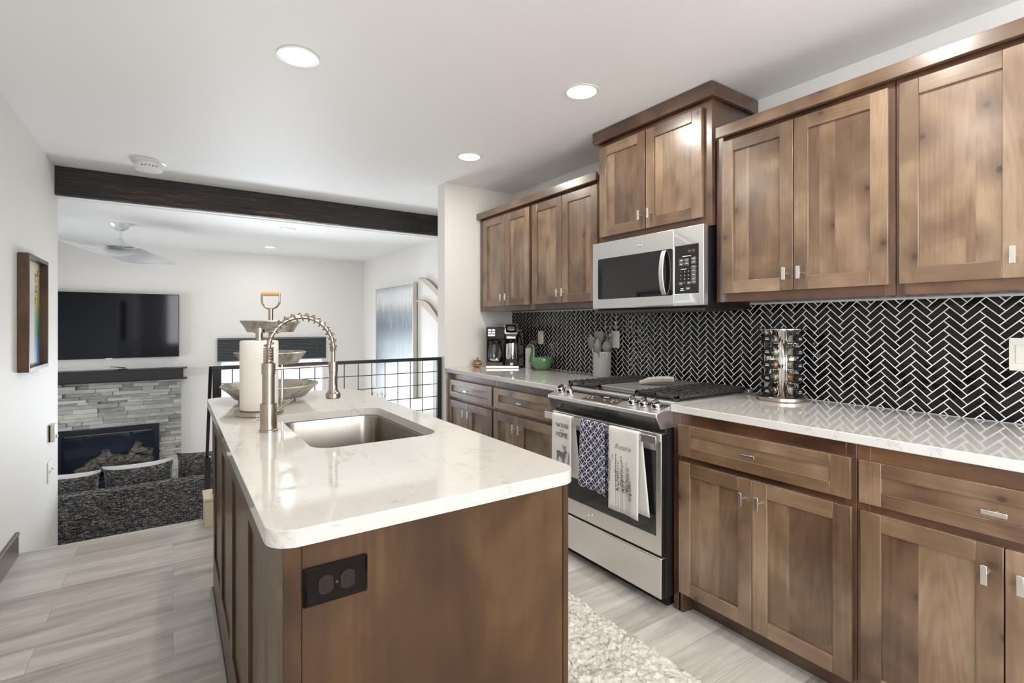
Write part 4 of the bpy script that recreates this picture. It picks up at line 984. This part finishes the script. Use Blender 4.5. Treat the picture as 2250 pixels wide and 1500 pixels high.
b.build('firebox_lining', P('lining', (.10,.115,.16), .3, .2), t)
MB().box(fx0+.055, fx1-.055, FY0-.004, FY0, fz0+.06, fz1-.05).build('glass_front', smoke_gl, t)
MB().box(fx0+.08, fx1-.08, FY0-.012, FY0-.006, fz1-.062, fz1-.056).build('brass_strip', P('brass', (.45,.33,.18), .3, 1), fr)
lg = M('gas_log', rough=.85); _n = lg.noise(lg.map(lg.obj(), (14,14,30)), 1.5, 5, .7, .6); lg.set('Base Color', lg.ramp(_n, ((.36,(.16,.10,.06)),(.48,(.62,.45,.28)),(.58,(.95,.82,.62))))).bump(_n, .5, .01); lg = lg.m
for (p0, p1, r_) in (((-.93,7.66,-.47),(-.62,7.72,-.28),.058),((-.72,7.60,-.44),(-.68,7.78,-.26),.042),((-.66,7.80,-.36),(-.18,7.70,-.40),.062),((-.46,7.64,-.40),(-.36,7.80,-.20),.040),((-.40,7.70,-.24),(-.20,7.66,-.30),.048),((-.85,7.78,-.42),(-.4,7.82,-.46),.06)):
    pts = [Vector(p0).lerp(Vector(p1), k/8)+Vector((R.uniform(-.008,.008),R.uniform(-.008,.008),R.uniform(-.008,.008))) for k in range(9)]
    MB().tube(pts, [r_*R.uniform(.82,1.08) for _ in pts], 12, cap=True).build('log', lg, t, angle=60)
MB().box(fx0+.1, fx1-.1, 7.56, 7.86, fz0+.021, fz0+.08).build('log_grate', iron, t)
t = thing('mantel_shelf', 'black steel channel mantel shelf across the top of the stone fireplace', 'mantel', (-.61,YB,.6))
b = MB(); b.box(-1.38, .148, 7.33, YB-.002, .740, .747); b.box(-1.38, .148, 7.33, YB-.002, .612, .618); b.box(-1.36, .105, 7.35, 7.36, .618, .740)
b.build('steel_channel', black_mt, t, bevel=.001)
for x in (-1.0, -.55, -.08): MB().lathe([(.001,.747),(.008,.747),(.006,.753),(.001,.753)], (x,7.38,0), 12, cap0=False, cap1=False).build('bolt', black_mt, t)
t = thing('mantel_ornament', 'small black wedge shaped object lying on the mantel shelf', 'ornament', (-.50,7.42,.747))
MB().box(-.53, -.44, 7.40, 7.45, .7475, .757).build('ornament_base', black_mt, t, bevel=.003)
MB().hexa([(-.60,7.41,.785),(-.46,7.41,.760),(-.46,7.44,.760),(-.60,7.44,.785),(-.60,7.41,.790),(-.46,7.41,.772),(-.46,7.44,.772),(-.60,7.44,.790)]).build('ornament_arm', black_mt, t, bevel=.002)
t = thing('television', 'large flat black television mounted on the living room wall above the mantel', 'television', (-.62,YB-.05,1.26))
MB().box(-1.305, .059, YB-.065, YB-.03, .884, 1.641).build('screen', P('tv_screen', (.003,.004,.008), .06, Specular_IOR_Level=.3), t, bevel=.002)
b = MB()
for q in ((-1.31,-1.303,.879,1.646),(.057,.064,.879,1.646),(-1.303,.057,.879,.888),(-1.303,.057,1.638,1.646)): b.box(q[0], q[1], YB-.069, YB-.028, q[2], q[3])
b.build('bezel', black_pl, t, bevel=.001)
MB().box(-.9, -.35, YB-.03, YB-.001, 1.05, 1.5).build('wall_bracket', black_mt, t)
MB().box(-.65, -.59, YB-.071, YB-.066, .873, .882).build('brand_light', pull_m, t)
# shade
t = thing('window_shade', 'dark grey pleated shade half lowered over the living room window', 'shade', (1.155,YB-.03,1.09))
b = MB(); sx0_, sx1_ = WX0-.012, WX1+.012; n = 14; pr = []
for k in range(n*2+1): pr.append((YB-.030-(.014 if k % 2 else 0), 1.075-(1.075-.80)*k/(n*2)))
b.loft([[(sx0_,y,z) for y, z in pr]+[(sx0_,YB-.012,.80),(sx0_,YB-.012,1.075)], [(sx1_,y,z) for y, z in pr]+[(sx1_,YB-.012,.80),(sx1_,YB-.012,1.075)]])
b.build('pleated_fabric', P('shade_grey', (.085,.095,.10), .8), t, angle=20)
MB().box(sx0_-.002, sx1_+.002, YB-.05, YB-.002, 1.075, 1.098).build('head_rail', P('rail_grey', (.10,.11,.115), .5), t, bevel=.002)
MB().box(sx0_, sx1_, YB-.048, YB-.008, .785, .80).build('bottom_rail', P('rail_grey2', (.30,.31,.31), .5), t, bevel=.002)
# sofa and pillows
t = thing('sofa', 'dark grey tweed sofa seen from behind, down in the living room', 'sofa', (-.55,5.75,FZ))
b = MB(); b.box(-1.75, .66, 5.31, 5.44, FZ+.06, -.10); b.build('back_frame', fabric_m, t, bevel=.02, seg=4)
MB().tube([(-1.75,5.317,-.118),(.66,5.317,-.118)], .006, 8).build('piping', fabric_m, t)
for x in (-1.75, .48): MB().box(x, x+.18, 5.44, 6.22, FZ+.06, FZ+.58).build('arm', fabric_m, t, bevel=.03, seg=4)
MB().box(-1.57, .48, 5.44, 6.20, FZ+.06, FZ+.30).build('seat_base', fabric_m, t, bevel=.01)
for x in (-1.565, -.54): MB().box(x, x+1.015, 5.50, 6.24, FZ+.30, FZ+.46).build('seat_cushion', fabric_m, t, bevel=.03, seg=4)
for x in (-1.70, .60):
    for y in (5.36, 6.14): MB().cyl((x,y,FZ), (x,y,FZ+.065), .02, .026, n=12).build('foot', black_mt, t)
def pillow(x, y, z, w_, h, th, tilt, roll, label, seed):
    tilt = 13; y += .01
    rr = random.Random(seed); b = MB(); N = 18; q = Matrix.Translation((x,y,z)) @ Matrix.Rotation(math.radians(roll), 4, 'Y') @ Matrix.Rotation(math.radians(tilt), 4, 'X')
    for side, mi in ((-1,0),(1,1)):
        g = []
        for i in range(N+1):
            r_ = []
            for j in range(N+1):
                u, v = -1+2*i/N, -1+2*j/N
                X_ = w_/2*u*(1-.07*(1-u*u)*0-.08*(v*v)*0-.07*(1-abs(v)**3)*abs(u)); Z_ = h/2*v*(1-.09*(1-abs(u)**3)*abs(v))
                T = th/2*(max(0,1-u*u)**.55)*(max(0,1-v*v)**.55)*(1+.06*math.sin(5*u+seed)*math.cos(4*v))
                r_.append(b.bm.verts.new(q @ Vector((X_, side*T, Z_))))
            g.append(r_)
        for i in range(N):
            for j in range(N): b._f([g[i][j], g[i+1][j], g[i+1][j+1], g[i][j+1]], 1 if (side == -1 and j >= N-1 and seed != 4) else (0 if seed == 4 else mi))
    bmesh.ops.remove_doubles(b.bm, verts=b.bm.verts, dist=.0008)
    return tag(b.build('throw_pillow', [fabric_m, fleece_m], origin=(x,y,z), angle=80), label, 'pillow', 'pillows along the sofa back')
pillow(-1.31, 5.56, -.165, .515, .44, .19, -10, 2, 'grey and white pillow at the sofa end hidden behind the left wall', 1)
pillow(-.775, 5.56, -.160, .515, .44, .20, -10, 3, 'grey tweed pillow with white front, leftmost one showing above the sofa back', 2)
pillow(-.245, 5.56, -.145, .515, .44, .20, -8, -1, 'grey tweed pillow with white front, middle one above the sofa back', 3)
pillow(.280, 5.56, -.115, .515, .44, .20, -8, 1, 'grey tweed pillow above the sofa back, nearest the railing post', 4)
# ceiling fan
HXf, HYf = -.413, 5.993
t = thing('ceiling_fan', 'silver two blade ceiling fan with twisted blades in the living room', 'ceiling fan', (HXf,HYf,LZ))
sil_m = P('silver_paint', (.76,.77,.79), .25, .35)
MB().lathe([(.088,LZ-.0005),(.086,LZ-.012),(.062,LZ-.045),(.030,LZ-.064),(.001,LZ-.066)], (HXf,HYf,0), 40, cap0=False, cap1=False).build('canopy', sil_m, t, angle=60)
MB().cyl((HXf,HYf,LZ-.06), (HXf,HYf,2.075), .0125, n=16).build('down_rod', white_m, t)
MB().lathe([(.001,2.088),(.016,2.088),(.030,2.070),(.060,2.040),(.105,2.022),(.112,2.012),(.10,2.004),(.001,2.002)], (HXf,HYf,0), 48, cap0=False, cap1=False).build('motor_cover', sil_m, t, angle=60)
fd = Vector((.41,.47,0)).normalized(); fs = Vector((-fd.y, fd.x, 0))
for sg in (1, -1):
    b = MB(); rings = []; N = 26; d = fd*sg; s_ = fs*sg
    for k in range(N+1):
        u = k/N; r_ = .66*u; wd_ = (.125*math.exp(-(u/.62)**2.2)+.030*(1-u)+.010); tw = -math.radians(8+26*u/(.25+u)); z = 1.985-.045*math.sin(min(1,u*2)*PI/2)+.02*u-.035*u*u*(1 if sg > 0 else -1.2)
        c_ = Vector((HXf,HYf,z))+d*r_+s_*(-.02*math.sin(PI*u)); cv = s_*math.cos(tw)+Vector((0,0,math.sin(tw)))*1; nv = d.cross(cv)
        rings.append([c_+cv*(wd_*math.cos(a))+nv*(max(.003,.010*(1-u*.7))*math.sin(a)-.018*(math.cos(a)**2)*(1-u)) for a in [2*PI*j/20 for j in range(20)]])
    b.loft(rings); b.build('blade', sil_m, t, angle=60)
# canvas on the stair side wall
px = 2.34
t = thing('canvas_painting', 'tall abstract blue grey painting in a thin pale frame on the living room right wall', 'painting', (2.37,6.2,1.08))
cm = M('streaked_paint', rough=.5); _p = cm.sep(cm.pos()); _s = cm.noise(cm.map(cm.pos(), (1,26,2.2)), 1.6, 5, .7, .5); _d = cm.noise(cm.map(cm.pos(), (1,60,7)), 2, 3, .6)
zz = _p[2].rng(.40, 1.78)+(_s-.5)*.22
c = cm.ramp(zz, ((0,(.30,.33,.35)),(.16,(.24,.28,.31)),(.30,(.15,.19,.22)),(.46,(.30,.34,.36)),(.62,(.17,.21,.25)),(.74,(.27,.31,.34)),(.84,(.64,.65,.66)),(.93,(.66,.67,.68)),(1,(.24,.28,.31))))
c = cm.mix(_s.rng(.54,.72,0,.55)*_d.rng(.4,.6,0,1), c, (.72,.74,.76)); c = cm.mix(_s.rng(.45,.30,0,.6), c, (.05,.09,.14)); cm.set('Base Color', c)
MB().box(px+.004, XR-.012, 5.562, 6.835, .418, 1.755).build('canvas', cm.m, t)
b = MB()
for q in ((5.541,5.560,.397,1.776),(6.837,6.856,.397,1.776),(5.560,6.837,.397,.416),(5.560,6.837,1.757,1.776)): b.box(px, XR-.010, *q)
b.build('frame', P('cream_frame', (.66,.63,.57), .5), t, bevel=.001)
lw_ = P('bleached_blade', (.55,.47,.38), .6); le = P('dark_edge', (.05,.03,.02), .5)
WB = (([(5.409, 1.812), (5.319, 1.81), (5.232, 1.793), (5.135, 1.756), (5.053, 1.715), (4.938, 1.663), (4.8, 1.601)], [(5.409, 1.812), (5.294, 1.751), (5.171, 1.692), (5.053, 1.635), (4.938, 1.58), (4.8, 1.514)]), ([(5.488, 1.557), (5.396, 1.561), (5.294, 1.549), (5.196, 1.52), (5.111, 1.477), (4.938, 1.368), (4.73, 1.237)], [(5.488, 1.557), (5.358, 1.494), (5.232, 1.434), (5.111, 1.381), (4.995, 1.33), (4.856, 1.269)]))
for n_, (y0, z0, lab) in enumerate(((5.46,1.828,'upper curved pale wooden wall blade beside the painting'),(5.52,1.565,'lower curved pale wooden wall blade beside the painting'))):
    t = thing('wall_ornament', lab, 'wall decor', (2.36,y0,z0), 'curved blades on the living room wall')
    cu_ = lambda P_, u: (lambda k, f: (P_[k][0]*(1-f)+P_[k+1][0]*f, P_[k][1]*(1-f)+P_[k+1][1]*f))(min(len(P_)-2, int(u*(len(P_)-1))), u*(len(P_)-1)-min(len(P_)-2, int(u*(len(P_)-1))))
    TP, BP = WB[n_]; top = [cu_(TP, k/16) for k in range(17)]; bot = [cu_(BP, k/16) for k in range(17)]
    b = MB(); x0, x1 = 2.352, 2.364
    b.loft([[(x0+.02*math.sin(PI*k/16),a[0],a[1]),(x1+.02*math.sin(PI*k/16),a[0],a[1]),(x1+.02*math.sin(PI*k/16),c_[0],c_[1]),(x0+.02*math.sin(PI*k/16),c_[0],c_[1])] for k, (a, c_) in enumerate(zip(top, bot))])
    b.build('blade_face', lw_, t)
    MB().tube([(x0+.02*math.sin(PI*k/16),a[0],a[1]) for k, a in enumerate(top)], .0035, 6).build('dark_rim', le, t)
    for k in (4, 12): MB().cyl((x1+.01,top[k][0],(top[k][1]+bot[k][1])/2), (XR-.001,top[k][0],(top[k][1]+bot[k][1])/2), .006, n=8).build('standoff', le, t)
# console with plants under the painting
t = thing('console_table', 'low white console table under the painting, mostly hidden behind the island', 'console table', (2.2,5.9,FZ))
MB().box(2.02, XR-.004, 5.35, 6.7, -.02, .02).build('table_top', white_m, t, bevel=.004)
for y in (5.40, 6.61):
    for x in (2.05, 2.32): MB().box(x, x+.04, y, y+.04, FZ, -.02).build('leg', white_m, t, bevel=.002)
def pot(name, label, x, y, r, h, m):
    t = thing(name, label, 'plant', (x,y,.02)); MB().lathe([(.001,.0205),(r*.75,.0205),(r,.02+h),(r*.88,.02+h),(r*.8,.02+h-.02),(.001,.02+h-.02)], (x,y,0), 28, cap0=False, cap1=False).build('pot', m, t); return t
t = pot('potted_grass', 'small pot of green grass under the painting, seen through the railing', 2.16, 5.62, .06, .12, white_m)
gm = P('grass_green', (.10,.24,.07), .6); b = MB(); rr = random.Random(5)
for k in range(90):
    a = rr.uniform(0,2*PI); r_ = rr.uniform(0,.045); l = rr.uniform(.14,.22); o_ = Vector((2.16+r_*math.cos(a), 5.62+r_*math.sin(a), .12)); d = Vector((math.cos(a)*rr.uniform(.1,.6), math.sin(a)*rr.uniform(.1,.6), 1)).normalized()
    b.tube([o_, o_+d*l*.6, o_+d*l+Vector((math.cos(a)*.03,math.sin(a)*.03,-.01))], [.0035,.003,.0006], 5)
tag(b.build('grass_blades', gm, t), kind='stuff')
t = pot('twig_vase', 'dark bare twigs in a small vase under the painting', 2.15, 6.22, .05, .20, P('vase_grey', (.30,.30,.30), .4))
b = MB()
for k in range(9):
    a = rr.uniform(0,2*PI); d = Vector((math.cos(a)*.5, math.sin(a)*.7, 1)).normalized(); o_ = Vector((2.15,6.22,.20)); p1 = o_+d*.14; p2 = p1+(d+Vector((rr.uniform(-.4,.4),rr.uniform(-.6,.6),.1))).normalized()*.12
    b.tube([o_, p1, p2], [.003,.0025,.001], 5)
    for s_ in range(3):
        q = p1.lerp(p2, rr.random()); b.tube([q, q+Vector((rr.uniform(-.05,.05),rr.uniform(-.07,.07),rr.uniform(.02,.08)))], [.0018,.0007], 4)
b.build('twigs', P('twig', (.02,.016,.014), .8), t)
# ------------------------------------------------------------ left wall
t = thing('framed_poster', 'walnut shadow box frame with a colourful poster on the left wall', 'picture', (XL,4.12,1.35))
py0, py1, pz0, pz1, pd = 3.857, 4.390, 1.008, 1.682, .050
b = MB()
for q in ((py0,py0+.022,pz0,pz1),(py1-.022,py1,pz0,pz1),(py0+.022,py1-.022,pz0,pz0+.022),(py0+.022,py1-.022,pz1-.022,pz1)): b.box(XL+.004, XL+pd, *q, 0, R.random())
b.build('frame', frame_w, t, bevel=.001)
pm = M('poster_print_and_reflection', rough=.5); _p = pm.sep(pm.pos()); _n = pm.noise(pm.pos(), 18, 4, .6, .6)
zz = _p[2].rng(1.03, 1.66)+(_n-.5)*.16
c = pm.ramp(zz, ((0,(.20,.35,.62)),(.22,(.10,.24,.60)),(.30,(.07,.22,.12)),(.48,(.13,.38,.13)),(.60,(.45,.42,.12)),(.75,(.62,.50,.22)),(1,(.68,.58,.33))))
pm.set('Base Color', pm.mix(_p[1] > 4.225, (.66,.64,.56), c))  # pale nearer part is the wall's reflection in the glass, painted into the sheet
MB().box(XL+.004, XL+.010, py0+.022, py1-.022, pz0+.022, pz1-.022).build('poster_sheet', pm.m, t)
red = P('poster_red', (.25,.035,.02), .6); qx = at(MPX, XL+.0108, 0, 0)
for (y, z, w_, h_) in ((4.26,1.585,.05,.018),(4.31,1.60,.022,.045),(4.25,1.558,.012,.03),(4.28,1.545,.012,.012),(4.25,1.50,.016,.05),(4.29,1.515,.020,.014),(4.285,1.485,.026,.014),(4.25,1.44,.022,.012),(4.245,1.42,.012,.03)):
    MB().box(XL+.0095, XL+.0108, y-w_/2, y+w_/2, z-h_/2, z+h_/2).build('poster_lettering', red, t)
MB().box(XL+.026, XL+.028, py0+.022, py1-.022, pz0+.022, pz1-.022).build('glazing', glass('picture_glass', (1,1,1), .07, fres=False), t)
t = thing('thermostat', 'small beige wall control between the framed poster and the light switch', 'thermostat', (XL,4.77,.51))
MB().box(XL+.0005, XL+.032, 4.715, 4.80, .452, .575).build('control_body', offwhite, t, bevel=.003)
MB().box(XL+.001, XL+.010, 4.7135, 4.716, .456, .571).build('side_vent', black_pl, t)
MB().cyl((XL+.032,4.77,.485), (XL+.042,4.77,.485), .012, n=20).build('dial', offwhite, t, bevel=.001)
t = thing('light_switch', 'white double toggle light switch low on the left wall near the stairs', 'light switch', (XL,4.74,.25))
MB().box(XL+.0005, XL+.007, 4.665, 4.815, .175, .320).build('cover_plate', white_m, t, bevel=.002)
for y in (4.70, 4.78): MB().hexa([(XL+.006,y-.006,.236),(XL+.006,y+.006,.236),(XL+.006,y+.006,.262),(XL+.006,y-.006,.262),(XL+.022,y-.005,.256),(XL+.022,y+.005,.256),(XL+.018,y+.005,.266),(XL+.018,y-.005,.266)]).build('toggle', white_m, t)
# ------------------------------------------------------------ rug
b = MB(); nx, ny = 130, 520; x0, x1, y0, y1 = .87, 1.548, -.35, 2.45; import mathutils
from mathutils import noise as nz
g = []
for i in range(nx+1):
    r_ = []
    for j in range(ny+1):
        x, y = x0+(x1-x0)*i/nx, y0+(y1-y0)*j/ny; e = min(i, nx-i, j, ny-j)
        h = 0 if e == 0 else .020+.007*nz.noise(Vector((x*9,y*9,0)))+.011*nz.noise(Vector((x*42,y*42,3)))+R.uniform(-.003,.003)
        ja = .004 if e else .007
        r_.append(b.bm.verts.new((x+R.uniform(-ja,ja), y+R.uniform(-ja,ja), max(.001,h))))
    g.append(r_)
for i in range(nx):
    for j in range(ny): b._f([g[i][j], g[i+1][j], g[i+1][j+1], g[i][j+1]])
rm = M('shag_wool', rough=.95); _v = rm.noise(rm.pos(), 5.5, 4, .6, 1.6); _v = (_v-.5).abs(); _f = rm.noise(rm.pos(), 60, 2, .6)
rm.set('Base Color', rm.mix(_v.rng(.035,.0,0,1)*_f.rng(.35,.6), rm.ramp(_f, ((.3,(.60,.56,.49)),(.6,(.78,.75,.69)))), (.30,.26,.22))).bump(rm.noise(rm.pos(), 320, 2, .6), .5, .003)
tag(b.build('shag_rug', rm.m, origin=(1.2,1.0,0), angle=180), 'cream shag rug with grey veining on the floor between island and stove', 'rug')
